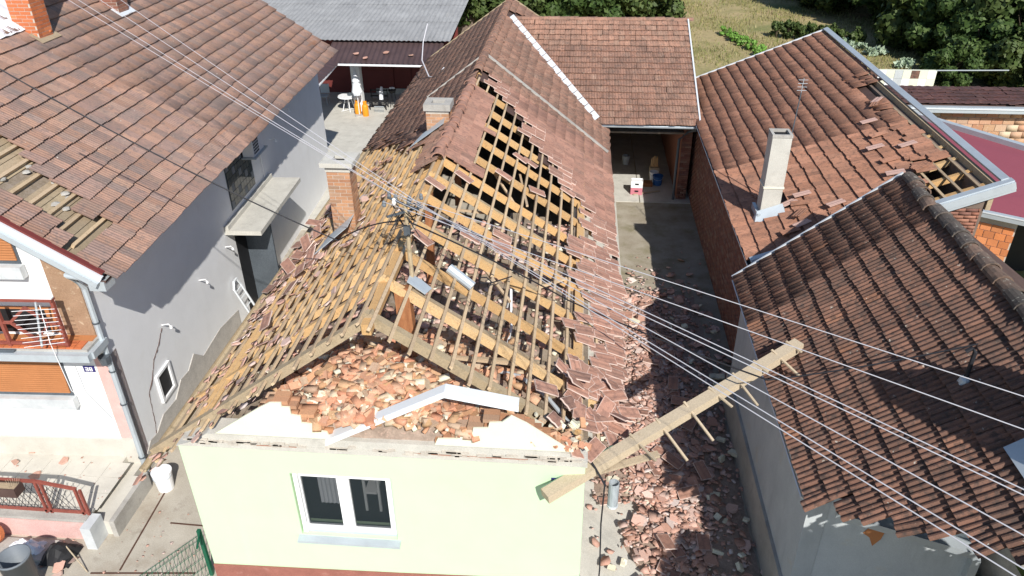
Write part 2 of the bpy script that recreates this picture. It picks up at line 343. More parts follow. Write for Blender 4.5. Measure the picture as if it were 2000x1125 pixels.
def tile_field(O, u, s, n, U, S, wd=.2, c=.34, mask=None, jit=.006, seed=1, nm=3, start=0., alt=0):
    """rows start at the ridge; returns (matrix, mesh idx, rnd)"""
    r = random.Random(seed); out = []; O, u, s, n = map(Vector, (O, u, s, n)); nr = int(round(S/c)); k = int(round(U/wd))
    for j in range(nr):
        wav = [.012*math.sin(i*.23+j*1.7)+.01*math.sin(i*.071+j) for i in range(k)]
        for i in range(k):
            a = i*wd; d = j*c
            pos = O+u*(a)+s*(d-.02)
            mm = None
            if mask:
                mm = mask(a, d, pos)
                if mm is False: continue
            rot = r.gauss(0, .012); da = r.gauss(0, jit); dd = r.gauss(0, jit*1.3)+wav[i]; lift = abs(r.gauss(0, .004)); tilt = 0
            if isinstance(mm, tuple):          # displaced tile: (along, down, rot, lift)
                da += mm[0]; dd += mm[1]; rot += mm[2]; lift += mm[3]; tilt = mm[4] if len(mm) > 4 else 0
            ux = u*math.cos(rot)+s*math.sin(rot); sx = -u*math.sin(rot)+s*math.cos(rot)
            nn = n
            if tilt:
                R_ = Matrix.Rotation(tilt, 3, ux); sx = R_ @ sx; nn = R_ @ n
            p = pos+u*da+s*dd+n*lift
            out.append((frameM(p, ux, sx, nn), r.randrange(nm)+(alt if not isinstance(mm, tuple) else 0), r.random()))
    return out
def ridge_tile_mesh(mat, L=.4, R=.13, seed=0):
    b = MB(); seg = 7; n0 = 0; V = []; F = []
    for y, rr in ((0, R*.92), (L*.86, R*1.03), (L*.86, R*1.09), (L, R*1.11)):
        for k in range(seg+1):
            t = math.pi*k/seg; V.append((math.cos(t)*rr, y, math.sin(t)*rr*.85-.04))
    m = seg+1
    for j in range(3):
        for k in range(seg): F.append((j*m+k, j*m+k+1, (j+1)*m+k+1, (j+1)*m+k))
    c = len(V)
    for k in range(m): x, y, z = V[3*m+k]; V.append((x*.86, y, z*.86-.01))
    for k in range(seg): F.append((3*m+k, 3*m+k+1, c+k+1, c+k))
    me = bpy.data.meshes.new('ridge_tile'); me.from_pydata(V, [], F); me.materials.append(mat); return me
def brick_meshes(mat, L, H, T, n=3, seed=0):
    out = []; r = random.Random(seed)
    for q in range(n):
        b = MB(); j = lambda: r.uniform(-.004, .004)
        b.hexa([(j(), j(), j()), (L+j(), j(), j()), (L+j(), T, j()), (j(), T, j()), (j(), j(), H+j()), (L+j(), j(), H+j()), (L+j(), T, H+j()), (j(), T, H+j())])
        out.append(b.mesh('brick', mat))
    return out
def brick_wall(parent, O, d, n, Lt, Ht, bl, bh, mat, gap=.012, bt=.03, limit=300, mask=None, seed=3, dh=None, name='brick'):
    """O lower corner, d direction along, n outward normal; bricks stand proud of the wall behind"""
    r = random.Random(seed); O, d, n = map(Vector, (O, d, n)); up = Vector((0, 0, 1)); items = []; ms = brick_meshes(mat, 1, 1, 1, 3, seed)
    rows = int(Ht/(bh+gap))
    for j in range(rows):
        x = -(bl/2) if j % 2 else 0
        while x < Lt-.02:
            a = max(x, 0); e = min(x+bl, Lt)
            if e-a > .03 and (mask is None or mask(a+(e-a)/2, j*(bh+gap))):
                p = O+d*a+up*(j*(bh+gap)+gap/2)-n*.008+n*r.uniform(-.002, .004)
                # local x = d*(len), y = n*bt, z = up*h
                items.append((frameM(p, d*(e-a), n*bt, up*bh), r.randrange(3), r.random()))
            x += bl+gap
    emit(ms, items, name, mat, parent, limit, name+'work' if name == 'brick' else name+'s')
def shard_meshes(mat, n=6, seed=0, flat=.25):
    out = []; r = random.Random(seed)
    for q in range(n):
        k = r.choice((4, 5, 5, 6)); pts = []
        for i in range(k):
            t = 2*math.pi*(i+r.uniform(-.25, .25))/k; rr = r.uniform(.35, .6); pts.append((math.cos(t)*rr*r.uniform(.8, 1.2), math.sin(t)*rr, 0))
        b = MB(); h = flat*r.uniform(.6, 1.3); b.prism(pts, (r.uniform(-.1, .1), r.uniform(-.1, .1), h)); out.append(b.mesh('fragment', mat))
    return out
def chunk_meshes(mat, n=6, seed=0):
    out = []; r = random.Random(seed)
    for q in range(n):
        L = (1, 1, .95, .6, .5, .8)[q % 6]; W = .5; H = .27; b = MB(); j = lambda s=.012: r.uniform(-s, s)
        e = .0 if L == 1 else .10
        b.hexa([(-L/2+j(), -W/2+j(), j()), (L/2+j(e+.03), -W/2+j(), j()), (L/2+j(e+.03), W/2+j(), j()), (-L/2+j(), W/2+j(), j()),
                (-L/2+j(), -W/2+j(), H+j()), (L/2+j(e+.03), -W/2+j(), H+j()), (L/2+j(e+.03), W/2+j(), H+j()), (-L/2+j(), W/2+j(), H+j())])
        out.append(b.mesh('broken_brick', mat))
    return out
def rmat(p, s, r, tilt=.5):
    return Matrix.Translation(p) @ Matrix.Rotation(r.uniform(0, 6.28), 4, 'Z') @ Matrix.Rotation(r.gauss(0, tilt), 4, 'X') @ Matrix.Rotation(r.gauss(0, tilt), 4, 'Y') @ Matrix.Diagonal((s, s, s, 1))
def interp(pts, x):
    if x <= pts[0][0]: return pts[0][1]
    for (a, b), (c, d) in zip(pts, pts[1:]):
        if x <= c: return b+(d-b)*(x-a)/(c-a)
    return pts[-1][1]

# ================================================================== THE SETTING
struct(MB().box(-220, 260, -120, 420, -.6, -.03).build('ground', 'meadow'))
struct(MB().box(-30, 6.3, -30, 36, -.2, 0).build('yard_paving', 'paving'))
struct(MB().box(6.3, 7.46, -30, 17.0, -.2, .03).build('concrete_path', 'conc_pale'))
struct(MB().box(7.46, 11.2, -30, 17.0, -.2, 0).build('alley_ground', 'asphalt'))
struct(MB().box(6.3, 8.3, 17.0, 26, -.2, .03).build('courtyard_slab', 'conc_pale'))
struct(MB().box(8.33, 12, 17.0, 26, -.2, .025).build('courtyard_slab', 'conc_pale'))
struct(MB().box(-9.5, -.0, 14.0, 34.5, -.1, .02).build('courtyard_floor', 'conc_pale'))
# recessed joints in the front yard slabs
b = MB()
for x0, y0, x1, y1 in ((-2.6, -1.6, -.25, -1.45), (-2.5, .1, -.6, .25), (-1.35, -4, -1.45, .15), (-2.0, .2, -2.1, 2.4), (-1.6, 1.35, -.02, 1.3)):
    b.beam((x0, y0, .003), (x1, y1, .003), .03, .012)
struct(b.build('slab_joints', 'crack'))

# ================================================================== DAMAGED HOUSE (middle)
EZ = 3.0; RX, RZ = 3.06, 5.51
SR = (3.85, 0, -2.549); lenR = math.hypot(3.85, 2.549); sR = Vector(SR).normalized(); nR = Vector((2.549, 0, 3.85)).normalized()
sL = Vector((-3.55, 0, -2.51)).normalized(); nL = Vector((-2.51, 0, 3.55)).normalized(); lenL = math.hypot(3.55, 2.51)
YF, YB = .55, 24.8
H = thing('damaged_house', 'lime green house with fallen brick gable and half its roof tiles gone, rafters bare', 'house', (3.15, 0, 0))
def HB(b, name, mat, parent=H, **k): return b.build(name, mat, parent, **k)
b = MB(); wx0, wx1, wz0, wz1 = 1.70, 3.31, 1.52, 2.88
for q in ((0, wx0, 0, 3.36), (wx1, 6.3, 0, 3.36), (wx0, wx1, 0, wz0), (wx0, wx1, wz1, 3.36)): b.box(q[0], q[1], 0, .34, q[2], q[3])
wall = HB(b, 'front_wall', 'lime')
HB(MB().box(0, .3, .342, 24.6, 0, 3.30).box(6.0, 6.3, .342, 24.6, 0, 3.3).box(.302, 5.998, 24.3, 24.6, 0, 3.3), 'side_wall', 'conc_pale')
HB(MB().prism([(-.0, -.03, -.02), (6.32, -.03, -.02), (6.32, -.03, .82), (3.3, -.03, .71), (2.5, -.03, .69), (0, -.03, .63)], (0, .028, 0)), 'plinth', 'plinth')
HB(MB().prism([(-.02, -.03, 3.362), (6.33, -.03, 3.362), (6.33, -.03, 3.47), (.28, -.03, 3.47)], (0, .39, 0)).prism([(.30, -.015, 3.472), (6.31, -.015, 3.472), (6.22, -.015, 3.53), (6.05, -.015, 3.60), (5.9, -.015, 3.63), (.52, -.015, 3.63)], (0, .375, 0)), 'ring_beam', 'conc_pale')
r = random.Random(3); b = MB()
for i in range(70):
    x = r.uniform(.1, 6.2); b.mbox(rmat(Vector((x, -.03, 3.472+r.uniform(-.02, .05))), 1, r, .05).normalized() if 0 else Matrix.Translation((x, -.035, 3.47+r.uniform(-.03, .06))), -.06*r.uniform(.5, 2), .06*r.uniform(.5, 2), -.008, .03, -.012, .02*r.uniform(.5, 1.5))
stuff(HB(b, 'broken_render', 'mortar'))
b = MB(); b.prism([(1.2, -.034, 3.455), (2.0, -.034, 3.46), (2.05, -.034, 3.475), (1.1, -.034, 3.475)], (0, -.004, 0)).prism([(3.9, -.034, 3.462), (5.3, -.034, 3.46), (5.7, -.034, 3.475), (3.7, -.034, 3.478)], (0, -.004, 0))
HB(b, 'crack', 'brick_old')
# remains of the gable: stepped broken masonry with cream render in front
gl = [(.66, 3.64), (1.45, 4.19), (1.62, 4.29), (1.80, 4.30), (1.80, 4.22), (1.92, 4.22), (1.92, 4.08), (2.06, 4.06), (2.06, 3.93), (2.22, 3.92), (2.24, 3.80), (2.42, 3.78), (2.46, 3.64)]
gr_ = [(4.05, 3.64), (4.1, 3.76), (4.40, 3.78), (4.42, 3.88), (4.62, 3.88), (4.64, 4.0), (4.86, 4.02), (4.88, 4.12), (5.06, 4.14), (5.2, 4.27), (5.43, 4.14), (5.89, 3.80), (6.1, 3.64)]
HB(MB().prism([(x, .02, z) for x, z in gl], (0, -.03, 0)), 'gable_render', 'cream'); HB(MB().prism([(x, .02, z) for x, z in gr_], (0, -.03, 0)), 'gable_render', 'cream')
r = random.Random(5); items = []; bms = brick_meshes(M['brick_main'], 1, 1, 1, 3, 8)
for poly in (gl, gr_):
    xs = [p[0] for p in poly]
    for j in range(10):
        z = 3.64+j*.075; x = min(xs)+(.12 if j % 2 else 0)
        while x < max(xs):
            # inside the outline
            def top(xx):
                best = 0
                for (a, za), (c_, zc) in zip(poly, poly[1:]):
                    if min(a, c_) <= xx <= max(a, c_) and abs(c_-a) > 1e-6: best = max(best, za+(zc-za)*(xx-a)/(c_-a))
                return best
            for yy in (.022, .15):
                ext = .07 if poly is gl else .07
                if z+.065 < (max(top(x+.1+ext), top(x+.1-ext))+.03 if (poly is gl and x > 1.55) or (poly is gr_ and x < 5.0) else min(top(x+.02), top(x+.22))-.01): items.append((frameM((x+r.uniform(-.01, .01), yy, z), (.235, 0, 0), (0, .118, 0), (0, 0, .063)), r.randrange(3), r.random()))
            x += .247
emit(bms, items, 'brick', M['brick_main'], H, 70, 'brickwork')
# window
wf = MB(); fy = .10
wf.box(wx0, wx1, fy, fy+.08, wz0, wz0+.07).box(wx0, wx1, fy, fy+.08, wz1-.07, wz1).box(wx0, wx0+.07, fy+.001, fy+.079, wz0+.07, wz1-.07).box(wx1-.07, wx1, fy+.001, fy+.079, wz0+.07, wz1-.07)
mx = 2.50; wf.box(mx-.045, mx+.045, fy-.012, fy+.079, wz0+.071, wz1-.071)
win = HB(wf, 'window', 'white')
for a, c in ((wx0+.06, mx-.045), (mx+.045, wx1-.06)):
    s_ = MB(); t = .045
    s_.box(a+.01, c-.01, fy-.02, fy+.05, wz0+.08, wz0+.08+t).box(a+.01, c-.01, fy-.02, fy+.05, wz1-.08-t, wz1-.08).box(a+.01, a+.01+t, fy-.018, fy+.048, wz0+.08+t, wz1-.08-t).box(c-.01-t, c-.01, fy-.018, fy+.048, wz0+.08+t, wz1-.08-t)
    HB(s_, 'sash', 'white', win)
    HB(MB().box(a+.06, c-.06, fy+.01, fy+.02, wz0+.13, wz1-.13), 'pane', 'clear', win)
HB(MB().prism([(wx0-.05, -.12, wz0-.05), (wx0-.05, .11, wz0+.012), (wx0-.05, .11, wz0-.02), (wx0-.05, -.10, wz0-.075), (wx0-.05, -.12, wz0-.09)], (wx1-wx0+.1, 0, 0)), 'window_sill', 'metal')
HB(MB().box(wx0+.03, wx0+.10, .02, .07, wz0+.02, wz1-.02), 'shutter_rail', 'white')
HB(MB().box(.31, 5.99, .9, .92, 0.1, 3.3).box(.31, 5.99, .36, 3.9, .8, .82), 'room_dark_sheet', 'black')  # black sheets stand for the darkness inside the room
# things seen through the window: curtain and white chair
cu_ = MB(); n0 = 12
for i in range(n0):
    x = 1.98+.42*i/n0; cu_.poly([(x, .34+.02*(i % 2), 1.9), (x+.42/n0, .34+.02*((i+1) % 2), 1.9), (x+.42/n0, .34+.02*((i+1) % 2), 2.86), (x, .34+.02*(i % 2), 2.86)])
HB(cu_, 'curtain', 'cloth_white'); HB(MB().box(2.66, 2.70, .5, .54, 1.6, 2.6).box(2.90, 2.94, .5, .54, 1.6, 2.7).box(2.701, 2.899, .45, .8, 2.05, 2.1).box(2.701, 2.899, .5, .53, 2.3, 2.65), 'white_chair', 'white')
# attic floor of boards
items = []; r = random.Random(9); bm_ = brick_meshes(M['board'], 1, 1, 1, 3, 4); y = .36; x = .05
ms = bm_
while x < 6.2:
    y = .38
    ym = 8.4+.5*math.sin(x*3)
    while y < ym-.3:
        L = r.uniform(2.2, 4.2); L = min(L, ym-y)
        items.append((frameM((x, y, 3.33+r.uniform(-.006, .006)), (.165, 0, 0), (0, L-.01, 0), (0, 0, .025)), r.randrange(3), r.random())); y += L
    x += .175
emit(ms, items, 'floor_board', M['board'], H, 120, 'floor_boards')
HB(MB().box(.31, 5.99, .36, 8.2, 3.2, 3.315), 'attic_slab', 'mortar_dark')

# rafters and battens
RY = [.76, 1.79, 2.83, 3.95, 5.12, 6.1, 7.05, 8.2, 9.3, 10.4, 11.5, 12.6, 13.7]
r = random.Random(11); rf = brick_meshes(M['wood'], 1, 1, 1, 4, 2); gy = brick_meshes(M['wood_grey'], 1, 1, 1, 3, 2)
def raft(y, s, n, ln, start, wd=.11, h=.14, m=rf, top=-.05, yr=0.):
    d = Vector((0, 1, 0)); a = Vector((RX, y, RZ))+s*start+n*(top-h)
    place(m[r.randrange(3)], 'rafter', frameM(a-d*wd/2, d*wd+Vector((0, 0, 0)), (s*(ln-start))+d*yr, n*h), H)
for i, y in enumerate(RY):
    m_ = gy if i == 0 else rf; top = -.045
    raft(y, sR, nR, lenR*.985, -.02, m=m_, h=.16 if i == 0 else .135, wd=.13 if i == 0 else .105, yr=-.2 if i < 3 else r.uniform(-.08, .05))
    raft(y+.0, sL, nL, lenL*(1.02 if i == 0 else 1.0), -.02, m=m_, h=.15 if i == 0 else .135, wd=.13 if i == 0 else .1, yr=-.92 if i == 0 else -.45 if i == 1 else r.uniform(-.2, .05))
    if 0 < i < 12 and i % 1 == 0:      # doubled by a second timber laid beside
        if i in (1, 3, 5): raft(y+.115, sR, nR, lenR*.62, .5, m=gy, wd=.06, h=.12, yr=r.uniform(-.1, .1))
        raft(y+.5+r.uniform(-.06, .06), sL, nL, lenL*.98, .1, wd=.06, h=.1, top=-.055, yr=r.uniform(-.1, .1))
bt = brick_meshes(M['batten'], 1, 1, 1, 4, 6)
def batten(P0, s, n, d0, y0, y1, wd=.052, h=.042, dd=0., dz=0.):
    a = P0+s*d0+Vector((0, y0, 0))+n*(-.043)
    place(bt[r.randrange(4)], 'batten', frameM(a-s*wd/2, s*wd, Vector((0, y1-y0, 0))+s*dd+n*dz, n*h), H)
RP = Vector((RX, 0, RZ)); C_ = .335
def mR_open(y, d):             # True where the tiles are gone from the right slope
    # boundary: how far down (m along slope) the hole reaches at this y
    bnd = interp([(0, 0), (.3, 3.35), (1.5, 3.42), (3.6, 3.45), (4.9, 3.5), (5.8, 3.15), (7.1, 3.2), (7.7, 3.65), (8.4, 3.75), (9.1, 3.05), (10.4, 2.25), (11.4, 1.45), (12.3, 1.0), (12.9, .45), (13.2, 0)], y)
    return d < bnd
for j in range(14):
    d = .12+j*C_
    if d > lenR-.05: break
    y = .45+r.uniform(-.15, .1); yend = 13.3
    while y < yend:
        L = r.choice((3.2, 4.2, 4.2)); e = min(y+L, yend)
        if e-y > .4: batten(RP, sR, nR, d, y, e-.02, dd=r.gauss(0, .012))
        y += L
for j in range(14):
    d = .14+j*.315
    if d > lenL+.02: break
    y = .55-.19*d*.9+r.uniform(-.1, .15); yend = 9.2+j*.42
    while y < yend:
        L = r.choice((2.4, 3.2, 4.2)); e = min(y+L, yend)
        if e-y > .4: batten(RP, sL, nL, d+r.gauss(0, .02), y, e-.02, dd=r.gauss(0, .035), dz=r.uniform(0, .02))
        y += L
# loose and broken battens hanging in the roof
for a, c in (((4.6, 9.4, 4.1), (4.95, 7.0, 4.35)), ((4.0, 4.5, 4.55), (4.9, 3.2, 4.2)), ((3.9, 8.6, 4.7), (4.75, 7.4, 4.0)), ((3.75, 1.2, 4.4), (5.6, 1.9, 3.75)), ((3.3, 5.6, 4.9), (4.4, 6.6, 4.3)), ((4.9, 4.6, 3.5), (5.9, 4.9, 3.75))):
    HB(MB().beam(a, c, .05, .045), 'loose_batten', 'batten')
HB(MB().beam((RX, .5, RZ-.2), (RX, 13.4, RZ-.2), .14, .18), 'ridge_beam', 'wood')
HB(MB().beam((.15, .4, 3.38), (.15, 24, 3.38), .16, .14).beam((6.15, .4, 3.38), (6.15, 24, 3.38), .16, .14), 'wall_plate', 'wood')
for y in (1.5, 5.2, 9.1): HB(MB().beam((3.45 if y < 2 else 3.06, y, 3.35), (3.3 if y < 2 else 3.06, y+.35, 5.25), .24 if y < 2 else .15, .2 if y < 2 else .15, (0, 1, 0)), 'post', 'wood_red')
# underlay below the tiles that are still on
b = MB(); q0, q1 = -.11, 0
def sheet(b, P0, s, n, ya, yb, da, db, o=-.06, t=.015):
    a = P0+s*da+n*o; c = P0+s*db+n*o
    b.hexa([a+Vector((0, ya, 0)), c+Vector((0, ya, 0)), c+Vector((0, yb, 0)), a+Vector((0, yb, 0)), a+Vector((0, ya, 0))+n*t, c+Vector((0, ya, 0))+n*t, c+Vector((0, yb, 0))+n*t, a+Vector((0, yb, 0))+n*t])
sheet(b, RP, sR, nR, 13.2, 24.7, .05, lenR-.1); sheet(b, RP, sL, nL, 14.8, 24.7, .05, lenL-.05)
for ya, yb, da in ((9.3, 10.3, 3.1), (10.3, 11.3, 2.35), (11.3, 12.2, 1.7), (12.2, 13.2, 1.1)): sheet(b, RP, sR, nR, ya, yb-.002, da, lenR-.1)
for ya, yb, dm in ((9.4, 10.8, .9), (10.8, 12, 1.7), (12, 13.2, 2.7), (13.2, 14.8, 3.9)): sheet(b, RP, sL, nL, ya, yb-.002, .05, dm)
roof = HB(b, 'roof', 'tile_underside')
# tiles
TMm = [tile_mesh(M['tile_main'], .24, .42, 2, .008, .016, .013, s, lift=.03) for s in range(3)]+[tile_mesh(M['tile_main'], .24, .42, 2, .008, .016, 0, s, lift=.035) for s in range(3)]
TMr = [tile_mesh(M['tile_rear'], .2, .40, 2, .012, .014, 0, s) for s in range(3)]
rr_ = random.Random(21)
def maskR(a, d, p):
    y = p.y
    if y < .9 and d > 3.85: return False
    if y > 13.9: return False
    if p.y < .35: return False
    if 6.9 < y < 12.2 and d < .62: return True            # band of tiles left below the ridge
    if 6.6 < y < 12.4 and .62 < d < .9: return rr_.random() < .2
    nz = .25*math.sin(y*4.1)+.15*math.sin(y*9+d*7)
    if mR_open(y, d+nz-.1):
        if y < 1 or rr_.random() > .035: return False
        return (rr_.gauss(0, .15), rr_.gauss(0, .1), rr_.gauss(0, .25), .01)
    # slipped, overlapping tiles low on the front part
    if y < 8.6:
        k = 1 if y < 6.5 else .6
        if rr_.random() < .06: return False
        return (rr_.gauss(0, .05)*k, rr_.uniform(-.05, .12)*k, rr_.gauss(-.26, .13)*k, rr_.uniform(0, .05)*k, rr_.gauss(0, .05)*k)
    if mR_open(y, d+nz-.75): return (rr_.gauss(0, .02), rr_.gauss(0, .04), rr_.gauss(-.05, .08), rr_.uniform(0, .02))
    return True
tR = tile_field((RX, .35, RZ), (0, 1, 0), sR, nR, 13.6, lenR+.1, .24, C_, maskR, seed=4, alt=3)
def maskRr(a, d, p):           # older rear part, cut by the valley
    vy = 16.35+(1-d/lenR)*5.3
    return p.y < 16.2 or p.y < vy-.12 or p.y > 22.6+(d/lenR)*5.5
tRr = tile_field((RX, 13.95, RZ), (0, 1, 0), sR, nR, 10.8, lenR, .2, C_, maskRr, jit=.012, seed=5)
def maskL(a, d, p):
    lim = interp([(0, 0), (8.6, 0), (8.9, .5), (9.4, 1.0), (10.6, 1.7), (12, 2.7), (13.4, 3.9), (14.2, 4.5)], p.y) if p.y > 8 else 0
    lim += .18*math.sin(p.y*5)+.1*math.sin(p.y*11)
    if p.y < 6.9: return False
    if p.y < 12.4 and d < .35: return (rr_.gauss(0, .03), rr_.gauss(0, .03), rr_.gauss(0, .08), .01)
    if d > lim: return False
    if d > lim-.7: return (rr_.gauss(0, .05), rr_.gauss(.03, .06), rr_.gauss(.15, .15), rr_.uniform(0, .03))
    return (rr_.gauss(0, .01), rr_.gauss(0, .012), rr_.gauss(0, .02), .0)
tL = tile_field((RX, 24.7, RZ), (0, -1, 0), sL, nL, 18, lenL, .2, C_, maskL, jit=.01, seed=6)
emit(TMm, tR, 'tile', M['tile_main'], roof, 260, 'tiles')
join(TMr, tRr, 'tiles', M['tile_rear'], roof); emit(TMr, tL, 'tile', M['tile_rear'], roof, 35, 'tiles')
# ridge tiles
RT = [ridge_tile_mesh(M['tile_main'], .4, .13)]; RT2 = [ridge_tile_mesh(M['tile_rear'], .4, .13)]
y = 6.75; k = 0
while y < 24.5:
    gap = 12.3 < y < 13.3
    if not gap:
        far = y > 13.2
        j = .06 if y < 12.3 else .012
        a = rr_.gauss(0, j)
        place((RT2 if far else RT)[0], 'ridge_tile', frameM((RX+rr_.gauss(0, j*.3), y+.38, RZ+.06+abs(rr_.gauss(0, j*.4))), (math.cos(a), -math.sin(a), 0), (-math.sin(a), -math.cos(a), 0), (0, 0, 1)), H)
    y += .34
# verge strips between the front and the rear part, valley flashing, rear verge, gutters
HB(MB().beam(RP+Vector((0, 15.4, 0))+nR*.08, RP+sR*lenR+Vector((0, 13.95, 0))+nR*.08, .10, .05, nR), 'verge_strip', 'concrete')
HB(MB().beam(RP+Vector((0, 15.4, 0))+nL*.07, RP+sL*lenL*.5+Vector((0, 15.0, 0))+nL*.07, .06, .04, nL), 'verge_strip', 'concrete')
b = MB(); va = Vector((6.6, 16.3, 3.17)); vb = Vector((3.3, 21.6, 5.36)); nv = 17
for i in range(nv):
    a = va.lerp(vb, i/nv); c = va.lerp(vb, (i+.93)/nv); wv = Vector((.11, .08, .035))
    HB(MB().poly([a-wv*.4+Vector((0, 0, .09+.01*(i % 2))), a+wv+Vector((0, 0, .13)), c+wv+Vector((0, 0, .13)), c-wv*.4+Vector((0, 0, .09))]), 'valley_slate', 'metal_pale')
HB(MB().beam((RX, 24.8, RZ-.02), Vector((RX, 24.8, RZ-.02))+sL*lenL, .06, .2, nL).beam((RX, 24.8, RZ-.02), Vector((RX, 24.8, RZ-.02))+sR*lenR, .06, .2, nR), 'verge_board', 'wood_grey')
def gutter(b, a, c, rad=.065, up=(0, 0, 1)):
    a = Vector(a); c = Vector(c); d = (c-a).normalized(); s_ = d.cross(Vector(up)).normalized(); u_ = s_.cross(d)
    pr = [(-1, .1), (-1, 0), (-.75, -.7), (0, -1), (.75, -.7), (1, 0), (1, .1)]
    P1 = [a+s_*x*rad+u_*z*rad for x, z in pr]; P2 = [c+s_*x*rad+u_*z*rad for x, z in pr]
    for i in range(6): b.poly([P1[i], P1[i+1], P2[i+1], P2[i]])
    for i in range(6):      # inside skin
        q = lambda p, o_: o_+(p-o_)*.9
        b.poly([q(P1[i], a), q(P2[i], c), q(P2[i+1], c), q(P1[i+1], a)])
    b.poly(P1); b.poly(P2); return b
HB(gutter(MB(), (6.98, 6.2, 2.90), (6.93, 16.3, 2.94)), 'gutter', 'tile_underside')
HB(gutter(MB(), (-.60, -.15, 2.93), (-.58, 24.9, 2.95)), 'gutter', 'wood_grey')
HB(MB().beam((-.44, .3, 2.97), (-.44, 24.8, 2.97), .03, .16), 'fascia', 'wood_grey')
# fallen silver gable flashing on the rubble
b = MB()
for a, c in (((2.40, -.07, 3.66), (4.24, .02, 4.62)), ((4.24, .02, 4.62), (5.3, .10, 4.36))):
    a = Vector(a); c = Vector(c); wv = Vector((0, .16, .025)); dz = Vector((0, -.02, -.08))
    b.hexa([a, c, c+wv, a+wv, a+Vector((0, 0, .008)), c+Vector((0, 0, .008)), c+wv+Vector((0, 0, .008)), a+wv+Vector((0, 0, .008))])
    b.hexa([a+dz, c+dz, c+Vector((0, .012, -.003)), a+Vector((0, .012, -.003)), a+dz+Vector((0, -.008, 0)), c+dz+Vector((0, -.008, 0)), c+Vector((0, -.006, 0)), a+Vector((0, -.006, 0))])
fl = b.build('roof_flashing', 'metal_pale'); tag(fl, 'bent silver sheet metal strip lying like a shallow peak over the brick rubble', 'flashing')

# chimneys of the house (front, tall, leaning over the left slope; rear, by the ridge)
def chimney(parent, x0, x1, y0, y1, z0, z1, mat, capmat, name='chimney', bl=.235, bh=.066, cap=(.08, .12), limit=120, core='mortar', hole=True, mort=.012):
    c = MB().box(x0, x1, y0, y1, z0, z1).build(name, core, parent)
    items = []; r = random.Random(int(x0*100)); ms = brick_meshes(M[mat], 1, 1, 1, 3, 3); j = 0; z = z0+.0
    faces = [((x0, y0), (1, 0), (0, -1), x1-x0), ((x1, y0), (0, 1), (1, 0), y1-y0), ((x0, y1), (0, -1), (-1, 0), y1-y0)]
    while z+bh < z1-.005:
        for fi, (o_, d, n, L) in enumerate(faces):
            x = -(bl/2) if (j+fi) % 2 else 0
            while x < L-.03:
                a = max(x, 0 if fi == 0 else .004); e = min(x+bl, L-(0 if fi == 0 else .004))
                if e-a > .03:
                    p = Vector((o_[0]+d[0]*a-n[0]*.01, o_[1]+d[1]*a-n[1]*.01, z)); t = .014+r.uniform(0, .003)
                    items.append((frameM(p, (d[0]*(e-a), d[1]*(e-a), 0), (n[0]*t, n[1]*t, 0), (0, 0, bh)), r.randrange(3), r.random()))
                x += bl+mort
        z += bh+mort; j += 1
    emit(ms, items, 'brick', M[mat], c, limit, 'brickwork')
    if cap:
        o_, h = cap; b = MB(); X0, X1, Y0, Y1 = x0-o_, x1+o_, y0-o_, y1+o_; hx = (x1-x0)*.28; hy = (y1-y0)*.28; cx_, cy_ = (x0+x1)/2, (y0+y1)/2
        b.box(X0, X1, Y0, cy_-hy, z1+.002, z1+h).box(X0, X1, cy_+hy, Y1, z1+.002, z1+h).box(X0, cx_-hx, cy_-hy, cy_+hy, z1+.002, z1+h).box(cx_+hx, X1, cy_-hy, cy_+hy, z1+.002, z1+h)
        b.build('chimney_cap', capmat, parent)
        MB().box(cx_-hx, cx_+hx, cy_-hy, cy_+hy, z1+.002, z1+.03).build('flue', 'black', parent)
    return c
H['x'] = 0; del H['x']
chimney(H, .88, 1.36, 5.9, 6.36, 3.4, 5.62, 'brick_main', 'conc_pale', cap=(.10, .10), limit=110)
HB(MB().box(.86, 1.38, 5.88, 6.38, 5.50, 5.618), 'broken_crown', 'conc_pale')
chimney(H, 2.30, 2.86, 9.5, 10.0, 4.5, 5.66, 'brick_main', 'concrete', cap=(.05, .16), limit=40)
# chimney flashings
def skirt(b, x0, x1, y0, s, n, ln, P0, o=.06, xs=.25):
    pass
HB(MB().prism([RP+sL*1.35+Vector((0, 9.2, 0))+nL*.10, RP+sL*.25+Vector((0, 9.15, 0))+nL*.12, RP+sL*.25+Vector((0, 9.48, 0))+nL*.16, RP+sL*1.0+Vector((0, 9.55, 0))+nL*.13], nL*.01), 'chimney_flashing', 'metal')
HB(MB().prism([RP+sL*3.0+Vector((0, 5.35, 0))+nL*.08, RP+sL*2.05+Vector((0, 5.5, 0))+nL*.14, RP+sL*1.95+Vector((0, 5.9, 0))+nL*.2, RP+sL*2.75+Vector((0, 5.85, 0))+nL*.12], nL*.012), 'chimney_flashing', 'metal')

# electric service mast through the roof and its insulators
mast = thing('service_mast', 'weathered timber service mast with tangled insulators rising through the bare ridge', 'electric mast', (3.41, 2.07, 5.2))
MB().tube([(3.42, 2.07, 5.0), (3.41, 2.07, 6.66)], [.04, .032], 8).build('pole', 'wood_grey', mast)
b = MB(); b.beam((3.1, 2.25, 6.62), (3.65, 1.9, 6.58), .03, .03).beam((3.15, 1.9, 6.45), (3.65, 2.2, 6.5), .03, .03); b.build('crossarm', 'metal_dark', mast)
r = random.Random(2); ins = []
for i in range(8):
    x = 3.1+.55*(i//2)/3+r.uniform(-.03, .03); y = (2.25-.35*(i//2)/3) if i % 2 == 0 else (1.9+.3*(i//2)/3); p = Vector((x, y, 6.62)); ins.append(p+Vector((0, 0, .08)))
    MB().lathe(p, [(.001, 0), (.025, 0), (.035, .03), (.025, .06), (.03, .08), (.015, .1), (.001, .105)], 8).build('insulator', 'white' if i in (3,) else 'plastic_grey', mast)
b = MB()
